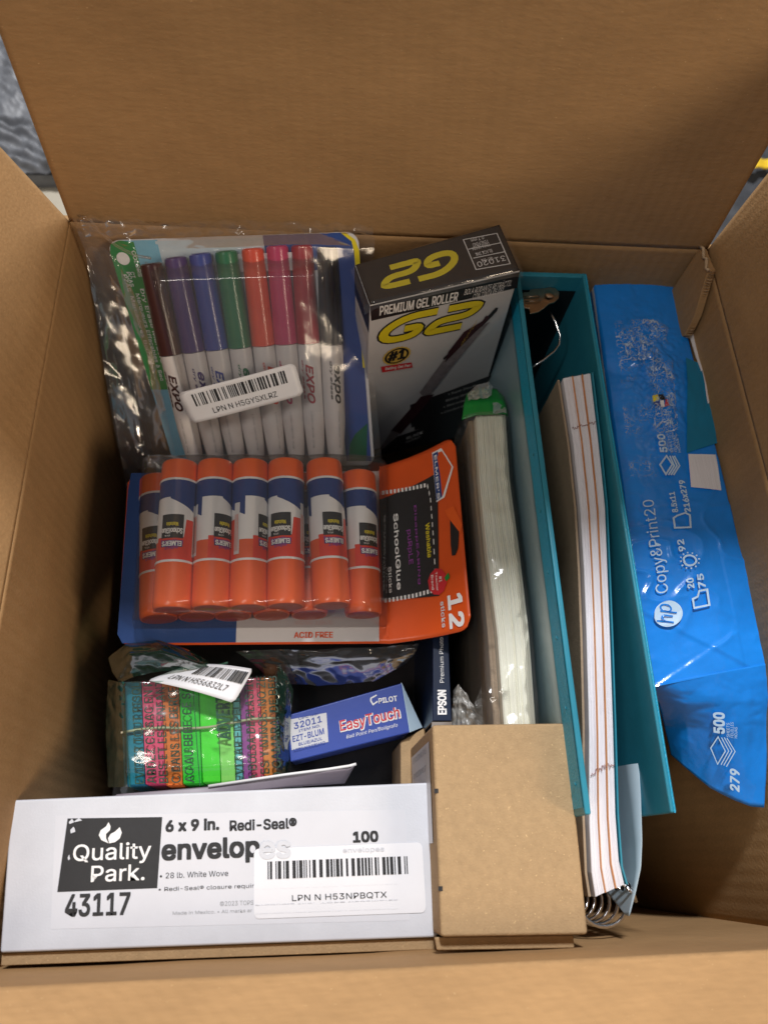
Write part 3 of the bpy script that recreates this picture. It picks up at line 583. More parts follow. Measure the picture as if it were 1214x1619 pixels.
tube('bag_seam', [V(p) + V((0, 0, 2)) for p in ((0.80685, 398.81, 2), (13.641, 392.61, 2), (19.876, 384.07, 1), (29.667, 375.82, 0), (41.296, 368.74, 0), (50.521, 367.31, 0))], .9, M['clear'], bag, 6)
bagl = thing('clear_bag', 'dark glossy folds of clear bag bunched against the left wall beside the green card strip', 'plastic bag')
rows = [[(8.9408, 380.67, -8), (19.552, 380.64, -10), (28.086, 379.81, -14)], [(11.14, 361.65, -28), (21.947, 367.09, -40), (37.87, 359.58, -36)], [(16.001, 336.83, -52), (25.393, 350.1, -70), (44.445, 338.66, -60)], [(18.593, 309.23, -75), (30.173, 319.99, -92), (50.457, 311.94, -86)], [(22.229, 281.05, -100), (35.947, 285.1, -112), (57.615, 283.39, -108)], [(22.845, 265.01, -125), (36.426, 267.45, -130), (55.246, 272.48, -130)]]
loft('bag_film', rows, 40, 110, M['clear'], bagl, h=lambda u, v: 7 * wr(u * 40, v * 130, .028, 12))
ms = Surf([(70.467, 296.91, -66.467), (140.48, 311.87, -52.953), (134.46, 325.95, -39.026), (62.396, 310.56, -52.931)], lambda u, v: 2.2 * math.sin(u * 3.0) + .8 * noise.noise(Vector((u * 3, v * 2, 0))) + 3)
sk = thing('barcode_sticker', 'white barcode sticker stuck on the clear bag over the markers', 'sticker')
def rgrid(name, surf, m, parent, off=0):
    def fn(u, v):
        k = 1 - .06 * max(0, (abs(v - .5) - .36) / .14) ** 2; return surf.pt(.5 + (u - .5) * k, v, off)
    return grid(name, fn, 20, 10, m, parent, thick=.15)
rgrid('label_paper', ms, M['sticker'], sk)
barcode(ms, (.10, .48, .92, .86), M['ink'], sk, 66, .35, 5); txt(ms, 'LPN N H5GYSXLRZ', (.22, .16, .78, .33), M['ink'], sk, .003, 0, .35)

# ------------------------------------------------------------ glue stick pack
gp = thing('glue_stick_pack', 'orange and blue blister card of glue sticks lying across the middle of the box', 'glue stick pack')
g = Surf([(32.847, 160.27, -92), (187.42, 160.23, -92), (190.24, 274.23, -86), (29.414, 270.28, -86)]); gr = Surf([(190.13, 276.47, -84), (191.82, 159.29, -90), (238.4, 161.18, -64), (237.34, 289.92, -64)], lambda u, v: -5 * math.sin(min(1, v) * 3.14) * .8)
def card(u, v):   # one continuous card: flat under the sticks, curling up on the right
    if u < .73: return g.pt(u / .73, v, -1)
    w_ = (u - .73) / .27; return gr.pt(1 - v, w_, -.9)
def cardf(u, v):
    e0 = 1.0
    cu_, cv_ = min(u, 1 - u), min(v, 1 - v); R_ = .04
    if cu_ < R_ and cv_ < R_ * 1.5:
        t_ = 1 - cu_ / R_; lim = R_ * 1.5 * (1 - math.sqrt(max(0, 1 - t_ * t_))); v = max(lim, min(1 - lim, v))
    return card(u, v)
grid('backing_card', cardf, 80, 40, M['orange_card'], gp, thick=.9)
patch(g, [(.0, .06), (.02, .01), (.445, .01), (.445, 1), (.012, 1), (.004, .9)], M['blue_card'], gp, 'card_print', .1)
patch(g, rect(.445, .01, .998, 1), M['white_card'], gp, 'card_print', .12)
txt(g, 'ACID FREE', (0.6671, 0.031695, 0.81643, 0.061899), M['orange_card'], gp, .03, 0, .3)
# right part of the card, printed to read downwards
bp_ = [(0.20361, 0.01591), (0.15726, 0.73756), (0.80407, 0.6451), (0.76562, -0.025595)]
patch(gr, [(0.19796, -0.020094), (0.15726, 0.73756), (0.80407, 0.6451), (0.76562, -0.025595)], M['ink'], gp, 'black_panel', .25, 8)
patch(gr, rect(.0, .0, .965, .02), M['orange_card'], gp, 'card_print', .2, 6)
border = [(0.16247, 0.020215), (0.20114, 0.59362), (0.28096, 0.6216), (0.50683, 0.62513), (0.76901, 0.61324), (0.77413, 0.33963), (0.77236, -0.02631)]
for i in range(len(border) - 1):
    a = V(border[i] + (0,)) if len(border[i]) == 2 else V(border[i]); b = V(border[i+1] + (0,))
    n_ = max(2, int((b - a).length / .045))
    for k in range(n_): 
        p0 = a.lerp(b, k / n_); p1 = a.lerp(b, (k + .55) / n_); stroke(gr, [(p0.x, p0.y), (p1.x, p1.y)], .022, M['white_ink'], gp, .4, 'dashed_border', asp=.5)
for s_, q_, m_, b_ in (('Washable', (0.41232, 0.53695, 0.59612, 0.58743), 'yellow', .02), ('DisappEARiNg', (0.29032, 0.40708, 0.7213, 0.43483), 'purple2', .03), ('puRpLE', (0.41511, 0.3062, 0.60537, 0.35501), 'purple2', .03), ('SchoolGlue', (0.30579, 0.14778, 0.72686, 0.19908), 'white_ink', .04), ('Sticks', (0.59454, 0.053641, 0.73602, 0.088953), 'white_ink', .02)):
    if m_ not in M: M[m_] = mat('purple_lettering', (.22, .04, .25), .4, .1, 100)
    txt(gr, s_, q_, M[m_], gp, b_, 0, .45)
txt(gr, '12', (0.82093, 0.75317, 0.97564, 0.91609), M['white_ink'], gp, .05, 0, .3)
txt(gr, 'sticks', (0.83658, 0.65457, 0.96425, 0.69878), M['white_card'], gp, .03, 0, .3)
dm = patch(gr, [(0.033026, 0.8142), (0.17051, 0.95307), (0.3102, 0.8055), (0.31724, 0.69525), (0.034245, 0.68509)], M['white_ink'], gp, 'brand_badge', .3)
patch(gr, [(0.052254, 0.81885), (0.16655, 0.93093), (0.29644, 0.7847), (0.30599, 0.71285), (0.045912, 0.70762)], M['orange_card'], dm, 'badge_centre', .4)
patch(gr, [(0.042939, 0.69185), (0.041965, 0.76475), (0.30202, 0.77599), (0.31041, 0.69638)], M['blue_card'], dm, 'brand_bar', .5)
txt(gr, "ELMER'S", (0.058137, 0.71374, 0.304, 0.74451), M['white_ink'], dm, .04, 0, .6)
patch(gr, [(0.43033, 0.85271), (0.4487, 0.88677), (0.51149, 0.95601), (0.59857, 0.92493), (0.62884, 0.88293), (0.62677, 0.83941), (0.56762, 0.83538)], M['ink'], gp, 'hang_hole', .3)
patch(gr, [(0.38074, 0.79321), (0.37869, 0.91459), (0.4918, 1.0033), (0.53351, 0.97355), (0.43584, 0.84419)], M['orange_plastic'], gp, 'hang_tab', .8)
ap = patch(gr, [(0.68205, 0.55827), (0.66311, 0.62296), (0.67481, 0.69698), (0.70592, 0.74397), (0.75135, 0.7508), (0.78809, 0.70742), (0.80095, 0.64562), (0.79122, 0.57924), (0.76058, 0.53046), (0.71416, 0.52219)], M['red'], gp, 'apple_badge', .5)
patch(gr, [(0.72319, 0.72609), (0.70367, 0.78137), (0.73027, 0.79131), (0.74434, 0.74465)], M['green'], ap, 'leaf', .6)
for i, s_ in enumerate(('#1', 'Teacher', 'Brand')):
    P = ((0.70966, 0.66091, 0.73891, 0.69355), (0.68237, 0.61981, 0.77831, 0.6419), (0.69256, 0.56435, 0.76672, 0.59082))[i]; txt(gr, s_, P, M['white_ink'], ap, .02, 0, .7)

proto = None; STL = 91
def glue_stick(A, B, rot, label):
    A, B = V(A), V(B); B = A + (B - A).normalized() * STL; d = (B - A).normalized(); up = (V((0, 0, 1)) - d * d.z).normalized(); sd = d.cross(up)
    o = bpy.data.objects.new('glue_stick', None); COL.objects.link(o); o.parent = gp
    Mx = Matrix(((sd.x, d.x, up.x, A.x * S), (sd.y, d.y, up.y, A.y * S), (sd.z, d.z, up.z, A.z * S), (0, 0, 0, 1)))
    o.matrix_local = Mx @ Matrix.Rotation(rot, 4, 'Y'); o['label'] = label
    global proto
    if proto is not None:
        for ch in proto.children:
            c_ = ch.copy(); COL.objects.link(c_); c_.parent = o
        return o
    proto = o; R_ = 11.2; L_ = STL
    y0, y1 = V((0, 0, 0)), V((0, L_, 0))
    lathe('cap', y0, y1, [(0, R_ * .80), (.008, R_ * .92), (.02, R_ * .97), (.135, R_), (.145, R_ * .985)], M['orange_plastic'], o, 36)
    lathe('trim_ring', y0, y1, [(.145, R_ * 1.0), (.148, R_ * 1.015), (.158, R_ * 1.015), (.16, R_)], M['stick_white'], o, 36)
    lathe('label_sleeve', y0, y1, [(.16, R_ * .985), (.70, R_ * .985)], M['stick_white'], o, 36)
    lathe('base_ring', y0, y1, [(.70, R_), (.703, R_ * 1.015), (.712, R_ * 1.015), (.715, R_)], M['stick_white'], o, 36)
    lathe('base', y0, y1, [(.715, R_ * .985), (.965, R_), (.985, R_ * .985), (1.0, R_ * .93)], M['orange_plastic'], o, 36)
    lathe('base_end', V((0, L_ - .2, 0)), V((0, L_ + .25, 0)), [(0, R_ * .86), (1, R_ * .84)], M['orange_deep'], o, 30)
    class Cyl:
        def pt(s, u, v, off=0):   # u: round the stick in radians (reading direction), v: 0 base end .. 1 cap end
            r = R_ * .985 + off; return V((-math.sin(u) * r, (1 - v) * L_, math.cos(u) * r))
    c_ = Cyl()
    def band(u0, v0, u1, v1, m, nm, off): 
        n_ = max(3, int(abs(u1 - u0) * 8)); return grid(nm, lambda x, y: c_.pt(u0 + (u1 - u0) * x, v0 + (v1 - v0) * y, off), n_, 2, m, o)
    class Inv:                # the print reads from the far side, upside down for us
        def pt(s, u, v, off=0): return c_.pt(-u, 1 - v, off)
    c2 = Inv()
    band(0, .30, 2 * math.pi, .425, M['stick_orange'], 'orange_field', .06)
    band(0, .72, 2 * math.pi, .84, M['stick_blue'], 'blue_band', .08)
    for rep in (0, math.pi):
        grid('blue_swoosh', lambda x, y: c_.pt(rep - .2 + 2.0 * x, .72 - y * (.12 * x + .01), .09), 16, 4, M['stick_blue'], o)
        grid('red_field', lambda x, y: c_.pt(rep - .9 + 2.2 * x, .30 + y * (.15 + (.12 if x > .72 else 0)), .10), 22, 4, M['stick_red'], o)
        band(rep - .62, .44, rep + .55, .60, M['ink'], 'name_panel', .16)
        txt(c2, 'Washable', (-rep - .28, .455, -rep + .34, .480), M['yellow'], o, .02, 0, .3)
        txt(c2, 'SchoolGlue', (-rep - .50, .435 + .06, -rep + .58, .53), M['white_ink'], o, .03, 0, .3)
        txt(c2, 'stick', (-rep + .1, .54, -rep + .4, .553), M['white_ink'], o, .01, 0, .3)
        txt(c2, 'DisappEARiNg', (-rep - .55, .575, -rep + .6, .60), M['purple2'], o, .03, 0, .3)
        txt(c2, 'puRpLE', (-rep - .3, .61, -rep + .35, .635), M['purple2'], o, .03, 0, .3)
        mesh('brand_badge', [c_.pt(rep + a, b, .2) for a, b in ((-.6, .43), (-.6, .375), (0, .315), (.55, .375), (.55, .43))], [[0, 1, 2, 3, 4]], M['orange_card'], o)
        band(rep - .58, .382, rep + .53, .425, M['stick_blue'], 'brand_bar', .3)
        txt(c2, "ELMER'S", (-rep - .47, .582 , -rep + .52, .612), M['white_ink'], o, .04, 0, .45)
        band(rep + 1.15, .33, rep + 1.5, .68, M['white_card'], 'warning_strip', .2)
        for k in range(3): band(rep + 1.2 + k * .09, .35, rep + 1.23 + k * .09, .60, M['orange_card'], 'fine_print', .3)
    return o
PI = math.pi
front = [((66.062, 264.67, -62), (67.265, 175.5, -68), .05, 'nearest left glue stick, its logo facing up'), ((87.295, 265.48, -62), (88.866, 176.19, -68), -.75, 'front row glue stick with warning strip showing, second from the left'),
         ((108.38, 265.84, -62), (109.98, 176.88, -68), -1.15, 'front row glue stick showing mostly its warning strip'), ((129.65, 266.65, -62), (131.32, 177.59, -68), .25, 'front row glue stick, fourth from the left'),
         ((153.1, 267.06, -62), (157.68, 177.9, -68), -.35, 'front row glue stick set apart with its white label facing up'), ((174.98, 264.54, -72), (176.81, 176.28, -78), -.5, 'rightmost glue stick under the fogged blister')]
for A, B, r_, lb_ in front: glue_stick(A, B, r_, lb_)
back = [((49.521, 263.52, -80), (57.723, 172.93, -82), .2), ((72.215, 264.86, -82), (79.499, 172.83, -82), 1.0), ((95.165, 265.21, -82), (100.32, 173.89, -82), .5), ((118.34, 265.55, -82), (122.86, 174.95, -82), 2.0), ((141.74, 265.9, -82), (144.9, 176.82, -82), -.3)]
for A, B, r_ in back: glue_stick(A, B, r_, 'glue stick in the lower row showing only behind the front row')
def fn(u, v):
    e_ = min(1, min(u, 1-u) * 10, min(v * 22, (1-v) * 12)) ** .45
    x = u * 6.1; rip = abs(math.sin(x * PI)) * 2.0
    sag = max(0, (u - .84) / .16) * 9
    return g.pt(.06 + .97 * u, .085 + .945 * v, .8 + e_ * (36 + rip - sag) * 1)
grid('blister_shell', fn, 150, 50, M['blister'], gp)

# ------------------------------------------------------------ sticky notes in a printed bag
sn = thing('sticky_note_stack', 'block of bright multicoloured sticky note pads held by a rubber band inside a bag', 'sticky notes')
SQ = [(42.334, 82.832, -104), (128.83, 83.133, -104), (124.38, 143.22, -104), (34.176, 140.55, -104)]; ss = Surf(SQ)
cols = (('#1d87a8', 0, .135), ('#ff4f80', .135, .265), ('#ff7a2e', .265, .375), ('#35d838', .375, .50), ('#5cf23c', .50, .62), ('#a4ee78', .62, .72), ('#7cc8d8', .72, .765), ('#b04fa8', .765, .82), ('#ff5f86', .82, .90), ('#f4823a', .90, 1.0))
for i, (hx, a, b) in enumerate(cols):
    m_ = mat('sticky_note_' + hx[1:], lin(hx)[:3], .7, .08, 30, .4, 900, stretch=(1, .05, 1))
    dv = random.uniform(-.02, .02)
    o_ = prism('note_pad', [ss.pt(a + .002, 0 + dv, random.uniform(-1, .6)), ss.pt(b - .002, dv, random.uniform(-1, .6)), ss.pt(b - .002, 1 + dv, random.uniform(-1, .6)), ss.pt(a + .002, 1 + dv, random.uniform(-1, .6))], (0, 0, -80), m_, sn, .5)
tube('rubber_band', [ss.pt(u, .50 + .08 * u + .02 * math.sin(u * 9), 1.6) for u in [k / 20 for k in range(21)]], .8, M['string'], sn, 6)
sb = thing('printed_bag', 'clear bag with dark green warning text wrapped round the sticky notes', 'plastic bag')
def sbh(x, y):
    fx = max(0, .11 - x, x - .86) / .14; fy = max(0, .18 - y, y - .80) / .2
    return -44 * min(1, (fx * fx + fy * fy) ** .5) ** .8
bq = [(35.277, 76.147, -96), (141.88, 76.763, -96), (137.91, 156.59, -96), (25.461, 153.8, -96)]
bs = Surf(bq)
grid('bag_film', lambda u, v: bs.pt(u, v, sbh(u, v) + 3.5 + 3.0 * wr(u * 90, v * 70, .028, 21)), 90, 80, M['clear_green'], sb)
su = Surf([(128.83, 83.133, -101), (124.38, 143.22, -101), (34.176, 140.55, -101), (42.334, 82.832, -101)])
lines = [('EVITER TOUT RISQU', .14), ('ARDEZ CE SAC EN P', .215), ('BES ET LES ENFANT', .29), ('C DANS LES BERCEA', .37), ('AC AU BEBE. CE SAC', .455), ('EVITAR EL PELIGRO', .775), ('A BOLSA DE PLASTIC', .86), ('EES Y NINOS. NO ZE', .94), ('O CAMARA. DE BEB', 1.015)]
for s_, x in lines:
    txt(su, s_, (.01, 1 - x, .99, 1 - x + .056), M['print_dark'], sb, .012, 0, 2.0)
txt(su, 'ADVERTENCIA', (.40, 1 - .70, 1.15, 1 - .615), M['green_dark'], sb, .03, 0, 1.5)
for x in (.49, .05): stroke(su, [(-.02, 1 - x), (1.0, 1 - x + .02)], .006, M['green_dark'], sb, 1.5, asp=.7)
rows = [[(26.976, 154.74, -100), (38.186, 160.98, -92), (56.918, 162.07, -88), (74.906, 156.9, -92), (85.818, 150.96, -96)], [(30.557, 146, -98), (42.456, 152.6, -84), (60.803, 153.29, -80), (76.26, 149.08, -86), (88.129, 146.71, -94)], [(34.176, 140.55, -104), (44.859, 142.22, -95), (59.563, 144.35, -92), (75.448, 145.36, -94), (89.747, 143.09, -98)]]
loft('bag_gather', rows, 40, 24, M['bag_dark'], sb, h=lambda u, v: 3 * wr(u * 60, v * 30, .08, 31))
ts = Surf([(51.577, 139.52, -93), (102.33, 125.22, -90), (112.59, 145.25, -92), (74.885, 149.56, -96)], lambda u, v: 2.5 * math.sin(u * 3.1))
tk = thing('barcode_sticker', 'white barcode sticker curling on the bag of sticky notes', 'sticker')
rgrid('label_paper', ts, M['sticker'], tk)
barcode(ts, (.30, .52, .97, .88), M['ink'], tk, 60, .7, 9); txt(ts, 'LPN N H556832L7', (.14, .22, .84, .40), M['ink'], tk, .003, 0, .7)
rows = [[(100.32, 158.9, -104), (149.35, 158.27, -100), (187.91, 159.01, -98), (212.26, 161.19, -98)], [(110.85, 152.43, -110), (149.48, 150.79, -108), (188.23, 151.82, -104), (209.49, 155.39, -100)], [(122.07, 143.58, -124), (153.65, 140.8, -122), (185.2, 142.34, -118), (204.84, 151.14, -112)], [(126.07, 132.88, -130), (137.99, 128.79, -130), (141.89, 132.65, -130), (143.42, 138.57, -128)]]
loft('bag_gather', [[(126.63, 149.19, -100), (132.04, 143.03, -100), (135.89, 134.74, -104)], [(125.64, 127.6, -101), (131.53, 124.7, -106), (134.39, 122.62, -116)], [(126.29, 102.33, -101), (131.2, 99.797, -110), (134.35, 97.518, -122)], [(127.51, 80.011, -103), (133.75, 80.226, -112), (134.24, 81.156, -124)]], 16, 50, M['bag_dark'], sb, h=lambda u, v: 4 * wr(u * 30, v * 110, .05, 35))
loft('bag_gather', [[(25.441, 144.2, -112), (33.12, 140.89, -102), (38.361, 139.67, -100)], [(24.71, 121.36, -120), (33.959, 118.26, -106), (40.909, 117.28, -100.5)], [(29.424, 84.06, -124), (38.051, 82.583, -108), (45.426, 82.182, -101)]], 16, 50, M['bag_dark'], sb, h=lambda u, v: 3 * wr(u * 30, v * 110, .05, 37))
gyb = thing('clear_bag', 'flattened grey clear bag in the dark gap under the glue stick card', 'plastic bag')
loft('bag_film', rows[:3], 70, 30, M['clear'], gyb, h=lambda u, v: 7 * wr(u * 120, v * 40, .022, 41))
br = thing('brochure', 'thin printed leaflet with a curled white corner lying behind the envelope box', 'leaflet')
rows = [[(40.686, 75.608, -90), (91.046, 75.624, -90), (132.13, 78.869, -90), (165.4, 80.395, -90)], [(41.919, 77.577, -91), (90.652, 80.286, -91), (132.05, 85.004, -88), (168.84, 87.384, -80), (170.84, 89.125, -78)]]
loft('leaflet_sheet', rows, 30, 6, M['brochure'], br, thick=.5)
tube('white_edge', [V(p) + V((0, 0, .6)) for p in ((90.75, 80.531, -90), (132.07, 85.243, -87), (156.41, 87.299, -83), (167.46, 88.412, -80), (171.25, 89.223, -79))], .8, M['white_ink'], br, 5)

# ------------------------------------------------------------ wrapped pad of cream paper
pd = thing('paper_pad', 'thick cream paper pad standing on edge in shrink wrap with a green end band', 'paper pad')
Lf = [(244.14, 301.94, -60), (243.83, 255.08, -60), (244.04, 208.4, -60), (244.34, 157.79, -60), (242.86, 99.756, -60)]
Rt = [(271.65, 304.06, -60), (269.73, 255.46, -60), (270.87, 208.53, -60), (271.09, 157.63, -60), (268.85, 99.269, -60)]
Mid = [(251.73, 302.61, -60), (250.28, 255.17, -60), (250.62, 208.43, -60), (252.48, 157.74, -60), (251.26, 99.598, -60)]
def sheetblock(name, L1, R1, depth, m, parent, n, amp, seed, zz=0):
    """block of sheets: ridged top, plain sides"""
    rnd = random.Random(seed); hs = [rnd.uniform(-amp, amp) for _ in range(n * 2 + 1)]; ny = 26; vs = []; fs = []; W_ = 2 * n
    for j in range(ny + 1):
        a, b = plerp(L1, j / ny), plerp(R1, j / ny)
        for i in range(W_ + 1):
            jj = hs[i] * (.6 + .4 * math.sin(j * .5 + i)) + (0 if i % 2 else -.35)
            p = a.lerp(b, i / W_ + (0 if i in (0, W_) else .12 / W_ * math.sin(j * .7 + i * 2.1))); vs.append(p + V((0, 0, jj + zz)))
    for j in range(ny):
        for i in range(W_): k = j * (W_ + 1) + i; fs.append([k, k + 1, k + W_ + 2, k + W_ + 1])
    base = len(vs)
    for j in range(ny + 1):
        a, b = plerp(L1, j / ny), plerp(R1, j / ny); vs += [a + V((0, 0, -depth)), b + V((0, 0, -depth))]
    for j in range(ny):
        k = j * (W_ + 1); q_ = base + 2 * j; fs += [[k, k + W_ + 1, q_ + 2, q_], [k + W_, q_ + 1, q_ + 3, k + 2 * W_ + 1]]
    fs += [list(range(W_, -1, -1)) + [base, base + 1], list(range(ny * (W_ + 1), (ny + 1) * (W_ + 1))) + [base + 2 * ny + 1, base + 2 * ny]]
    return mesh(name, vs, fs, m, parent)
sheetblock('cream_sheets', Mid, Rt, 200, M['cream'], pd, 16, .35, 1)
sheetblock('under_sheets', [V(p) + V((4, 0, 0)) for p in Lf], [V(p) - V((.4, 0, 0)) for p in Mid], 190, M['chip'], pd, 6, .3, 2, -6)
sleeve = [[V(p) + V((-1, 0, -40)) for p in Lf], [V(p) + V((0, 0, 0)) for p in Lf], [V(p) + V((0, 0, 3)) for p in Mid], [V(p) + V((-4, 0, 4)) for p in Rt], [V(p) + V((2.5, 0, -2)) for p in Rt], [V(p) + V((3, 0, -40)) for p in Rt]]
loft('shrink_film', sleeve, 110, 40, M['shrink'], pd, h=lambda u, v: 2.4 * wr(u * 130, v * 30, .05, 51) + 1.0 * max(0, 1 - 5 * abs(noise.noise(Vector((u * 7 + v * 2.5, v * 2 - u * 3, 55))))) ** 2)
loft('side_film', [[V(p) + V((-2, 0, -160)) for p in Lf], [V(p) + V((-2, 0, -70)) for p in Lf], [V(p) + V((-1.5, 0, -8)) for p in Lf]], 60, 30, M['shrink'], pd, h=lambda u, v: 3 * wr(u * 130, v * 30, .06, 53))
gb_rows = [[(242.26, 299.03, -60), (250.96, 300.76, -57), (270.75, 302.21, -57), (273.72, 302.92, -62)], [(244.37, 310.6, -60), (253.05, 310.89, -57), (270.04, 312.32, -57), (273.4, 312.63, -62)], [(249.11, 324.7, -68), (257.15, 327.33, -64), (269.25, 326.99, -66), (275.27, 324.99, -72)]]
loft('green_band', gb_rows, 24, 14, M['green'], pd, h=lambda u, v: .9 * wr(u * 40, v * 20, .12, 61), thick=.3)
tp = [[(247.57, 319.78, -62), (253.09, 324.25, -58), (261.89, 327.49, -58), (264.67, 324.92, -60)], [(247.06, 312.32, -58), (252.43, 310.9, -54), (258.8, 312.04, -54), (262.06, 315.35, -56)]]
loft('tape_end', tp, 20, 12, M['tape'], pd, h=lambda u, v: 2.5 * wr(u * 40, v * 20, .14, 63))
grid('tape_piece', lambda u, v: V((261.86, 308.75, -54)).lerp(V((270.73, 308.8, -56)), u) + V((0, -7 * v, 1.5 * math.sin(u * 5 + v * 4))), 10, 8, M['tape'], pd)
cr = thing('clear_bag', 'crumpled translucent plastic in the gap between the navy box and the pad', 'plastic bag')
rows = [[(231.24, 131.89, -96), (233.8, 134.82, -92), (238.66, 128.01, -92), (243.61, 117.92, -94), (250.55, 113.73, -96)], [(230.5, 122.12, -100), (235.1, 121.36, -96), (239.8, 117.99, -94), (245.27, 114.55, -96), (250.69, 110.37, -98)], [(229.46, 107.96, -104), (234.81, 107.29, -100), (239.72, 106.92, -98), (245.48, 107.1, -100), (251.43, 105.16, -100)]]
loft('bag_film', rows, 40, 30, M['tape'], cr, h=lambda u, v: 5 * wr(u * 50, v * 50, .08, 71))

# ------------------------------------------------------------ teal ring binder
rbn = thing('ring_binder', 'teal ring binder standing open on end with two covers around the notebook', 'ring binder')
LT = [(279.89, 387.45, -20), (279.81, 57.45, -20)]; RT = [(325.17, 388.13, -20), (322.36, 57.147, -20)]
a0, a1 = V(LT[0]), V(LT[1]); b0, b1 = V(RT[0]), V(RT[1])
sweep_wall('front_cover', [a0, a0.lerp(a1, .5), a1], (-3.2, 0, 0), 335, M['teal'], rbn, .9)
sweep_wall('back_cover', [b0, b0.lerp(b1, .5), b1], (-3.2, 0, 0), 335, M['teal'], rbn, .9)
prism('spine', [a0 + V((-3.2, 2, -1)), b0 + V((0, 2, -1)), b0 + V((0, -1.6, -1)), a0 + V((-3.2, -1.6, -1))], (0, 0, -334), M['teal'], rbn, .8)
mesh('spine_dark', [a0 + V((.2, -2.2, -14)), b0 + V((-3.6, -2.2, -14)), b0 + V((-3.6, -2.2, -330)), a0 + V((.2, -2.2, -330))], [[0, 1, 2, 3]], M['black_void'], rbn)  # black sheet, shade between the covers put in as colour
# outer face: grained border along the top, clear pocket below it
def outer(u, z, off=0): p = a0.lerp(a1, u); return p + V((-3.3 - off, 0, z))
grid('grained_border', lambda u, v: outer(.015 + u * .975, -1.2 - v * 15, .15), 60, 4, M['teal_grain'], rbn)
grid('clear_pocket', lambda u, v: outer(.015 + u * .97, -16 - v * 300, .5 + 1.2 * math.sin(u * PI) * math.sin(v * PI)), 40, 40, M['pocket'], rbn)
grid('pocket_sheet', lambda u, v: outer(.02 + u * .96, -19 - v * 290, .25), 8, 8, mat('pale_teal_insert', (.26, .42, .48), .5, .1, 20), rbn)
for k in range(9):
    p = outer(.06 + k * .112, -8, .3); lathe('rivet', p, p + V((-.5, 0, 0)), [(0, 1.1), (1, .6)], M['teal'], rbn, 10)
for k in range(9):
    p = b0.lerp(b1, .1 + k * .1); 
sweep_wall('welded_seam', [b0 + V((-.9, 0, .35)), b1 + V((-.9, 0, .35))], (-.6, 0, 0), .5, M['teal_grain'], rbn)
# ring mechanism
mz = V((304.62, 382.14, -34))
plate = [(284.81, 383.35, -34), (289.21, 384.08, -34), (290.33, 386.27, -34), (293.94, 386.13, -33), (300.17, 386.1, -32), (302.52, 386.43, -31), (306.75, 385.57, -31), (308.9, 381.95, -31), (307.85, 377.14, -31), (304.76, 374.15, -32), (301.16, 372.95, -32), (297.66, 369.96, -33), (293.79, 367.48, -34), (288.02, 365.68, -34), (287.63, 369.81, -34), (283.87, 370.68, -34)]
rp = prism('ring_plate', plate, (0, 0, -1.4), M['brass'], rbn, .5)
p = V((301.51, 379.15, -30.6)); lathe('plate_rivet', p, p + V((0, 0, 1.2)), [(0, 3.0), (.5, 2.8), (1, 1.4)], M['brass'], rp, 18)
for k in range(2): tube('pressed_rib', [V((285, 378.62, -33.4)) + V((0, -4 * k, .6)), V((295.16, 378.95, -32.6)) + V((0, -4 * k, .6))], .5, M['brass'], rp, 6)
tube('binder_ring', [(302.77, 371.59, -38), (306.76, 363.93, -40), (310.11, 356.76, -44), (309.49, 350.5, -46), (305.69, 345.47, -47), (297.41, 338.8, -48), (288.82, 333.89, -50)], .9, M['steel'], rbn, 8)

# ------------------------------------------------------------ spiral notebook
nb = thing('spiral_notebook', 'thick wirebound notebook with orange dividers standing between the teal binder covers', 'notebook')
nL = [(299.5, 308.94, -24.3), (301.17, 265.31, -27.8), (301.04, 225.15, -31.3), (299.11, 187.25, -34.7), (296.67, 151.51, -38.2), (292.66, 101.39, -43.4), (288.04, 57.982, -48.2), (286.6, 31.547, -51.3), (287.42, 20.658, -52.6)]
nR = [(318.19, 313.06, -24), (317.7, 265.65, -27.8), (316.71, 225.32, -31.3), (313.58, 187.28, -34.7), (310.74, 151.42, -38.2), (306.52, 101.15, -43.4), (302.75, 57.579, -48.2), (302.01, 33.934, -51), (303.66, 25.796, -51.9)]
def mid(t, dx=0): return [V(a).lerp(V(b), t) + V((dx, 0, 0)) for a, b in zip(nL, nR)]
for k, (t0, t1) in enumerate(((0, .34), (.34, .68), (.68, 1))):
    sheetblock('page_block', mid(t0, .35), mid(t1, -.35), 300, M['page'], nb, (7, 6, 7)[k], .22, 10 + k)
    if k < 2: sheetblock('divider', mid(t1, -.3), mid(t1, .3), 300, M['divider'], nb, 1, .1, 30 + k, 1.0)
sweep_wall('chipboard_cover', [V(p) + V((-1.4, 0, -1.5)) for p in nL], (-1.4, 0, 0), 302, M['chip'], nb, .3)
sweep_wall('teal_cover', [V(p) + V((1.0, 0, 1.0)) for p in nR], (-.8, 0, 0), 300, M['teal'], nb)
frl = [(324.66, 130.7, -50), (321.33, 98.55, -50), (317.88, 66.494, -50), (314.86, 45.282, -50), (312.06, 33.036, -50), (308.36, 22.209, -52), (304.09, 11.567, -54)]
dep = [240, 240, 240, 240, 150, 45, 4]
loft('poly_divider', [frl, [V(p) + V((0, 0, -d_)) for p, d_ in zip(frl, dep)]], 60, 12, M['frost'], nb, thick=.6)
fs_ = Surf([V(frl[4]) + V((-.9, 0, -22)), V(frl[6]) + V((-.9, 0, -22)), V(frl[6]) + V((-.9, 0, 0)), V(frl[4]) + V((-.9, 0, 0))])
sp = []; cx_, cy_ = (296.84, 15.446, -60)[:2]
for k in range(0, 24 * 22):
    a = 2 * PI * k / 24; sp.append((cx_ + 13.5 * math.cos(a), cy_ + 2 + 11.5 * math.sin(a), -60 - 12 * a / (2 * PI)))
tube('spiral_wire', sp, 1.0, M['steel'], nb, 8)
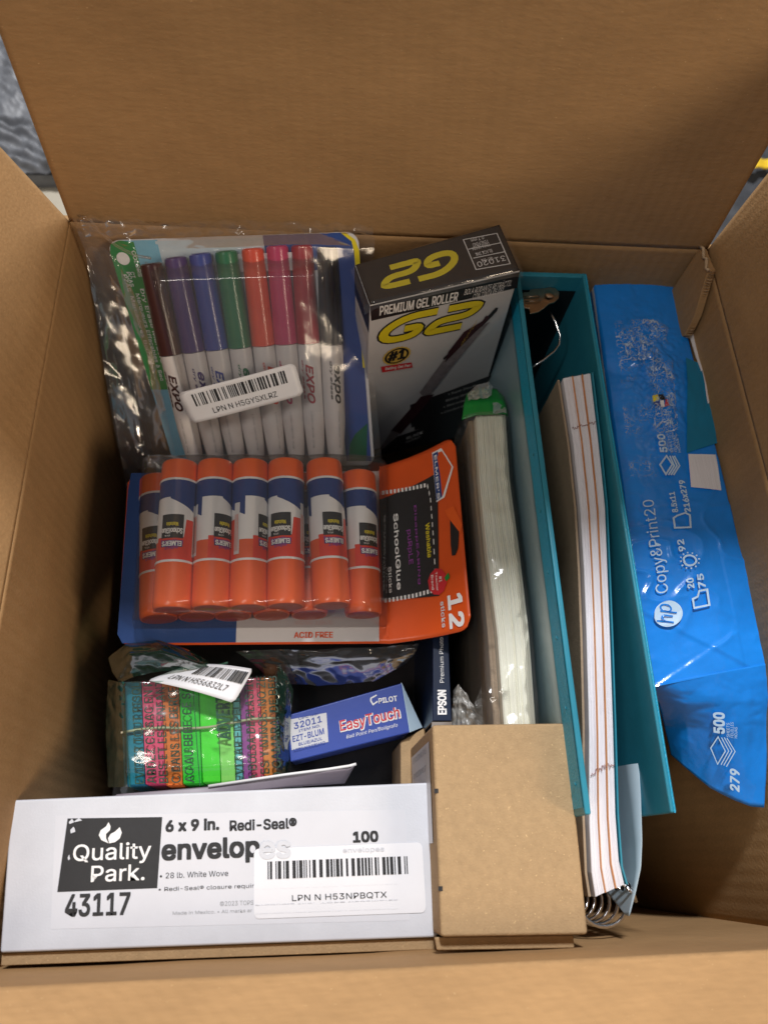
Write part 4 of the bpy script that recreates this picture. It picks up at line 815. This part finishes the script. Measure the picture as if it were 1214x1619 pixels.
tube('wire_end', [(cx_ + 13.5, cy_ + 2, -58), (cx_ + 12, cy_ + 6, -56), (cx_ + 8, cy_ + 9, -54)], .95, M['steel'], nb, 6)
for dz in range(4):
    p = V(frl[5]) + V((-1.0, 2, -5 - dz * 9.5)); mesh('punched_hole', [p + V((0, 2.2 * math.cos(a * PI / 5), 3 * math.sin(a * PI / 5))) for a in range(10)], [list(range(10))], M['black_void'], nb)
# pencil mark across the page edges
for (L0, n_) in ((.12, 9), (.80, 9)):
    pts = []
    for k in range(n_ * 3):
        t = .05 + .9 * k / (n_ * 3 - 1); pts.append(plerp(nL, L0).lerp(plerp(nR, L0), t) + V((0, 1.6 * random.uniform(-1, 1), .75)))
    tube('pencil_mark', pts, .22, mat('red_brown_ink', (.30, .13, .12), .8), nb, 4)

# ------------------------------------------------------------ ream of paper
rm = thing('paper_ream', 'blue wrapped ream of paper along the right wall, wrapper torn open', 'paper ream')
FA, FB, FC, FD = [(0.002515, 0.90974), (0.066142, 0.33927), (0.10704, 0.72304), (-0.023533, 0.030308)]
def fold(u, v, a, b, w, h):
    """a folded-over ply: a small step along the line a-b"""
    dx, dy = b[0] - a[0], (b[1] - a[1]) / 4.3; l = math.hypot(dx, dy); d = ((u - a[0]) * dy - (v - a[1]) / 4.3 * dx) / l
    return h / (1 + math.exp(max(-40, min(40, d / w)))) + h * .5 * math.exp(-(d / (w * 2)) ** 2)
def rh(u, v):
    return rh0(u, v) + (fold(u, v, FC, FD, .0022, .9) + (fold(u, v, FB, FA, .0022, .7) if v > FB[1] - .12 else .35) if u < .3 else 0) * min(1, max(0, (.3 - u) / .06))
def rh0(u, v):
    far_ = math.exp(-((u - .72) / .16) ** 2)
    return 1.5 * math.sin(u * PI) + 2.2 * math.sin(v * PI) + 2.0 * wr(u * 260, v * 60, .030, 81) * (.5 + .5 * far_) + 1.1 * math.exp(-((u - .25) / .16) ** 2) * max(0, 1 - 4 * abs(noise.noise(Vector((u * 16 + v * 2, v * 2.2 - u * 5, 33))))) ** 2 + 3.2 * far_ * (abs(noise.noise(Vector((u * 38, v * 8, 2)))) + .5 * abs(noise.noise(Vector((u * 85, v * 15, 5))))) * max(.15, max(0, math.sin(v * PI)) ** 1.5)
rs = Surf([(402.96, 133.94, -46), (395.19, 397.37, -38), (337.31, 398.45, -38), (330.25, 122.11, -46)], rh); RQ = [(402.96, 133.94, -46), (395.19, 397.37, -38), (337.31, 398.45, -38), (330.25, 122.11, -46)]
prism('paper_block', [V(RQ[0]) + V((1.0, 1, -2)), V(RQ[1]) + V((1.0, -1, -2)), V(RQ[2]) + V((0, -1, -2)), V(RQ[3]) + V((0, 1, -2))], (0, 0, -340), M['page'], rm, .6)
def rwrap(u, v):
    return rs.pt(u, max(0, min(1, v)), 0) + V((0, 0, -(max(0, -v) * 900 + max(0, v - 1) * 900))) + V((max(0, -v) * 20, 0, 0))
grid('paper_wrapper', lambda u, v: rwrap(u, v * 1.14 - .07), 300, 90, M['wrap_blue'], rm)
patch(rs, [(0.5012, 0.32837), (0.49838, 0.039078), (0.40547, 0.075625), (0.41772, 0.37142)], M['page'], rm, 'bare_paper', 1.4, 6)
patch(rs, [(0.99184, 0.030958), (0.99294, -0.035388), (0.7485, -0.086568), (0.72714, -0.021796)], M['page'], rm, 'bare_paper', 1.4, 8)
patch(rs, [(0.74834, -0.040746), (0.74856, -0.10189), (0.64587, -0.051364), (0.63615, -0.013031)], M['page'], rm, 'bare_paper', 1.4, 8)
patch(rs, [(0.50472, 0.33884), (0.52966, -0.012061), (0.74861, -0.11724), (0.76913, 0.10777)], M['wrap_teal'], rm, 'tape_strip', 1.0, 20)
for s_, c_, b_ in (('Copy&Print20', (0.18381, 0.75219, 0.39566, 0.85333), .0), ('500', (0.50835, 0.54076, 0.55383, 0.60753), .05), ('92', (0.26936, 0.54298, 0.29542, 0.5995), .04), ('8.5x11', (0.36056, 0.54322, 0.40844, 0.59398), .04), ('216x279', (0.35852, 0.42716, 0.43514, 0.4792), .05), ('20', (0.18524, 0.5316, 0.20578, 0.58881), .05), ('75', (0.18265, 0.43615, 0.21225, 0.49107), .05)):
    txt(rs, s_, c_, M['wrap_text'], rm, b_, 0, 1.8)
for k, s_ in enumerate(('SHEETS', 'FEUILLES', 'HOJAS')): 
    c_ = ((0.5078, 0.4822, 0.54958, 0.50443), (0.50742, 0.44295, 0.54929, 0.46457), (0.50535, 0.40486, 0.54023, 0.4312))[k]; txt(rs, s_, c_, M['wrap_text'], rm, 0, 0, 1.8)
def stackicon(surf, L, par, off): 
    (x0, y0), (x1, y1), (x2, y2), (x3, y3) = L
    stroke(surf, L, .004, M['wrap_text'], par, off, 'stack_icon', True, 4)
def tape_h(u, v):
    s_ = min(1, 8 * min(u, 1 - u, v, 1 - v)); n1 = noise.noise(Vector((u * 9 + v * 3, v * 5, 7))); n2 = noise.noise(Vector((u * 21 + v * 9, v * 13 - u * 6, 17)))
    return s_ * (1.6 + 2.8 * max(0, 1 - abs(n1) * 5) ** 2 + 1.8 * max(0, 1 - abs(n2) * 4) ** 2)
TQ = [(0.45522, 0.92183), (0.44908, 0.43615), (0.88486, 0.20028), (0.87772, 0.84905)]
grid('crinkled_clear_tape', lambda a, b: (lambda u, v: rs.pt(u, v, tape_h(a, b)))(TQ[0][0]*(1-a)*(1-b)+TQ[1][0]*a*(1-b)+TQ[2][0]*a*b+TQ[3][0]*(1-a)*b, TQ[0][1]*(1-a)*(1-b)+TQ[1][1]*a*(1-b)+TQ[2][1]*a*b+TQ[3][1]*(1-a)*b), 80, 160, M['tape_clear'], rm)
# stacked-sheets icon, page icon, sun icon
I = [(0.47756, 0.6334), (0.49834, 0.55446), (0.47621, 0.51229), (0.45268, 0.59353)]; stroke(rs, I, .004, M['wrap_text'], rm, 1.8, 'stack_icon', True, 4.2)
for P in ([(0.45076, 0.56949), (0.47271, 0.49549), (0.49802, 0.52217)], [(0.45045, 0.54424), (0.47242, 0.46978), (0.49776, 0.49625)], [(0.45013, 0.51892), (0.47213, 0.44399), (0.49756, 0.47676)]): stroke(rs, P, .0035, M['wrap_text'], rm, 1.8, 'stack_icon', False, 4.2)
stroke(rs, [(0.32371, 0.60182), (0.3209, 0.4585), (0.34982, 0.44062), (0.35644, 0.47858), (0.3519, 0.55603), (0.34677, 0.59652)], .004, M['wrap_text'], rm, 1.8, 'page_icon', True, 4.2)
stroke(rs, [(0.14191, 0.56308), (0.14392, 0.426), (0.17726, 0.42374), (0.17667, 0.49329), (0.16486, 0.51506), (0.16131, 0.56334)], .004, M['wrap_text'], rm, 1.8, 'weight_icon', True, 4.2)
(cu1, cv1), (eu, ev), (fu, fv2) = [(0.24603, 0.52674), (0.26322, 0.51248), (0.2441, 0.44575)]
ru = eu - cu1; rv = abs(fv2 - cv1) * .95
stroke(rs, [(cu1 + ru * .7 * math.cos(a * PI / 12), cv1 + rv * .7 * math.sin(a * PI / 12)) for a in range(24)], .004, M['wrap_text'], rm, 1.8, 'sun_icon', True, 4.2)
for a in range(12):
    c1, s1 = math.cos(a * PI / 6), math.sin(a * PI / 6); stroke(rs, [(cu1 + ru * .95 * c1, cv1 + rv * .95 * s1), (cu1 + ru * 1.15 * c1, cv1 + rv * 1.15 * s1)], .003, M['wrap_text'], rm, 1.8, 'sun_icon', False, 4.2)
(hu, hv), (e1, e2), (f1, f2) = [(0.13889, 0.77967), (0.16571, 0.75995), (0.13536, 0.6626)]
hr, hs_ = abs(e1 - hu), abs(f2 - hv)
hp = patch(rs, [(hu + hr * math.cos(a * PI / 20), hv + hs_ * math.sin(a * PI / 20)) for a in range(40)], M['wrap_text'], rm, 'round_logo', 1.9)
txt(rs, 'hp', (hu - hr * .80, hv - hs_ * .25, hu + hr * .80, hv + hs_ * .85), M['wrap_blue'], hp, .0, .35, 2.3)
for k, (m_, q_) in enumerate((('yellow', [(0.65469, 0.59469), (0.65846, 0.53708), (0.64312, 0.52678), (0.63947, 0.59092)]), ('ink', [(0.65844, 0.52325), (0.65838, 0.47467), (0.64298, 0.45777), (0.64311, 0.5199)]), ('easy_blue', [(0.63758, 0.59216), (0.64122, 0.52808), (0.62798, 0.52343), (0.62813, 0.57795)]), ('white_ink', [(0.64121, 0.5212), (0.64113, 0.48677), (0.6241, 0.48498), (0.62423, 0.52601)]), ('red', [(0.643, 0.46469), (0.64485, 0.43558), (0.62772, 0.43414), (0.6241, 0.48498)]))):
    patch(rs, q_, M[m_], rm, 'colour_logo', 2.0)
tt = [rs.pt(0.004, 1 - k / 8, .2) for k in range(9)]
t1_ = [(341.03, 116.25, -60), (351.9, 114.64, -52), (368.08, 113.68, -48), (386.74, 114.79, -48), (402.74, 117.72, -50)]
t2_ = [(350.69, 105.58, -78), (358.1, 103.64, -66), (370.29, 100.51, -58), (387.62, 99.9, -56), (401.86, 101.66, -58)]
t3_ = [(356.31, 91.467, -88), (360.13, 84.943, -84), (371.53, 72.254, -80), (383.87, 64.724, -78), (391.37, 61.409, -76), (397.86, 60.463, -74)]
tf = loft('torn_wrapper', [tt, t1_, t2_, t3_], 60, 50, M['wrap_blue'], rm, h=lambda u, v: 1.2 * wr(u * 60, v * 70, .06, 91) * min(1, v * 6), thick=.3)
rf = Surf([(398.02, 61.119, -74), (402.18, 123.03, -50), (352.76, 123.66, -50), (360.65, 74.215, -80)], lambda u, v: 4.5)
for s_, c_, b_ in (('500', (0.5883, 0.56755, 0.77461, 0.69371), .05), ('279', (0.090861, 0.38109, 0.27834, 0.49386), .05)): txt(rf, s_, c_, M['wrap_text'], tf, b_, 0, 3.0)
for k, s_ in enumerate(('SHEETS', 'FEUILLES', 'HOJAS')):
    c_ = ((0.55984, 0.5028, 0.68797, 0.53936), (0.55905, 0.45466, 0.69702, 0.49102), (0.55827, 0.40751, 0.65603, 0.44481))[k]; txt(rf, s_, c_, M['wrap_text'], tf, 0, 0, 3.0)
stroke(rf, [(0.43637, 0.74044), (0.55119, 0.6454), (0.42904, 0.5566), (0.29583, 0.65787)], .010, M['wrap_text'], tf, 3.0, 'stack_icon', True, 1.4)
for P in ([(0.54959, 0.60268), (0.43456, 0.51459), (0.29652, 0.61347)], [(0.55306, 0.56888), (0.43997, 0.47338), (0.29578, 0.57857)], [(0.55062, 0.53578), (0.43937, 0.43306), (0.28874, 0.54437)]): stroke(rf, P, .008, M['wrap_text'], tf, 3.0, 'stack_icon', False, 1.4)

# deep filler so that the gaps end on something: an added black block in place of the shade
dk = thing('gap_filler', 'black filler block added for the dark of the gaps under the pens and glue sticks', 'carton')
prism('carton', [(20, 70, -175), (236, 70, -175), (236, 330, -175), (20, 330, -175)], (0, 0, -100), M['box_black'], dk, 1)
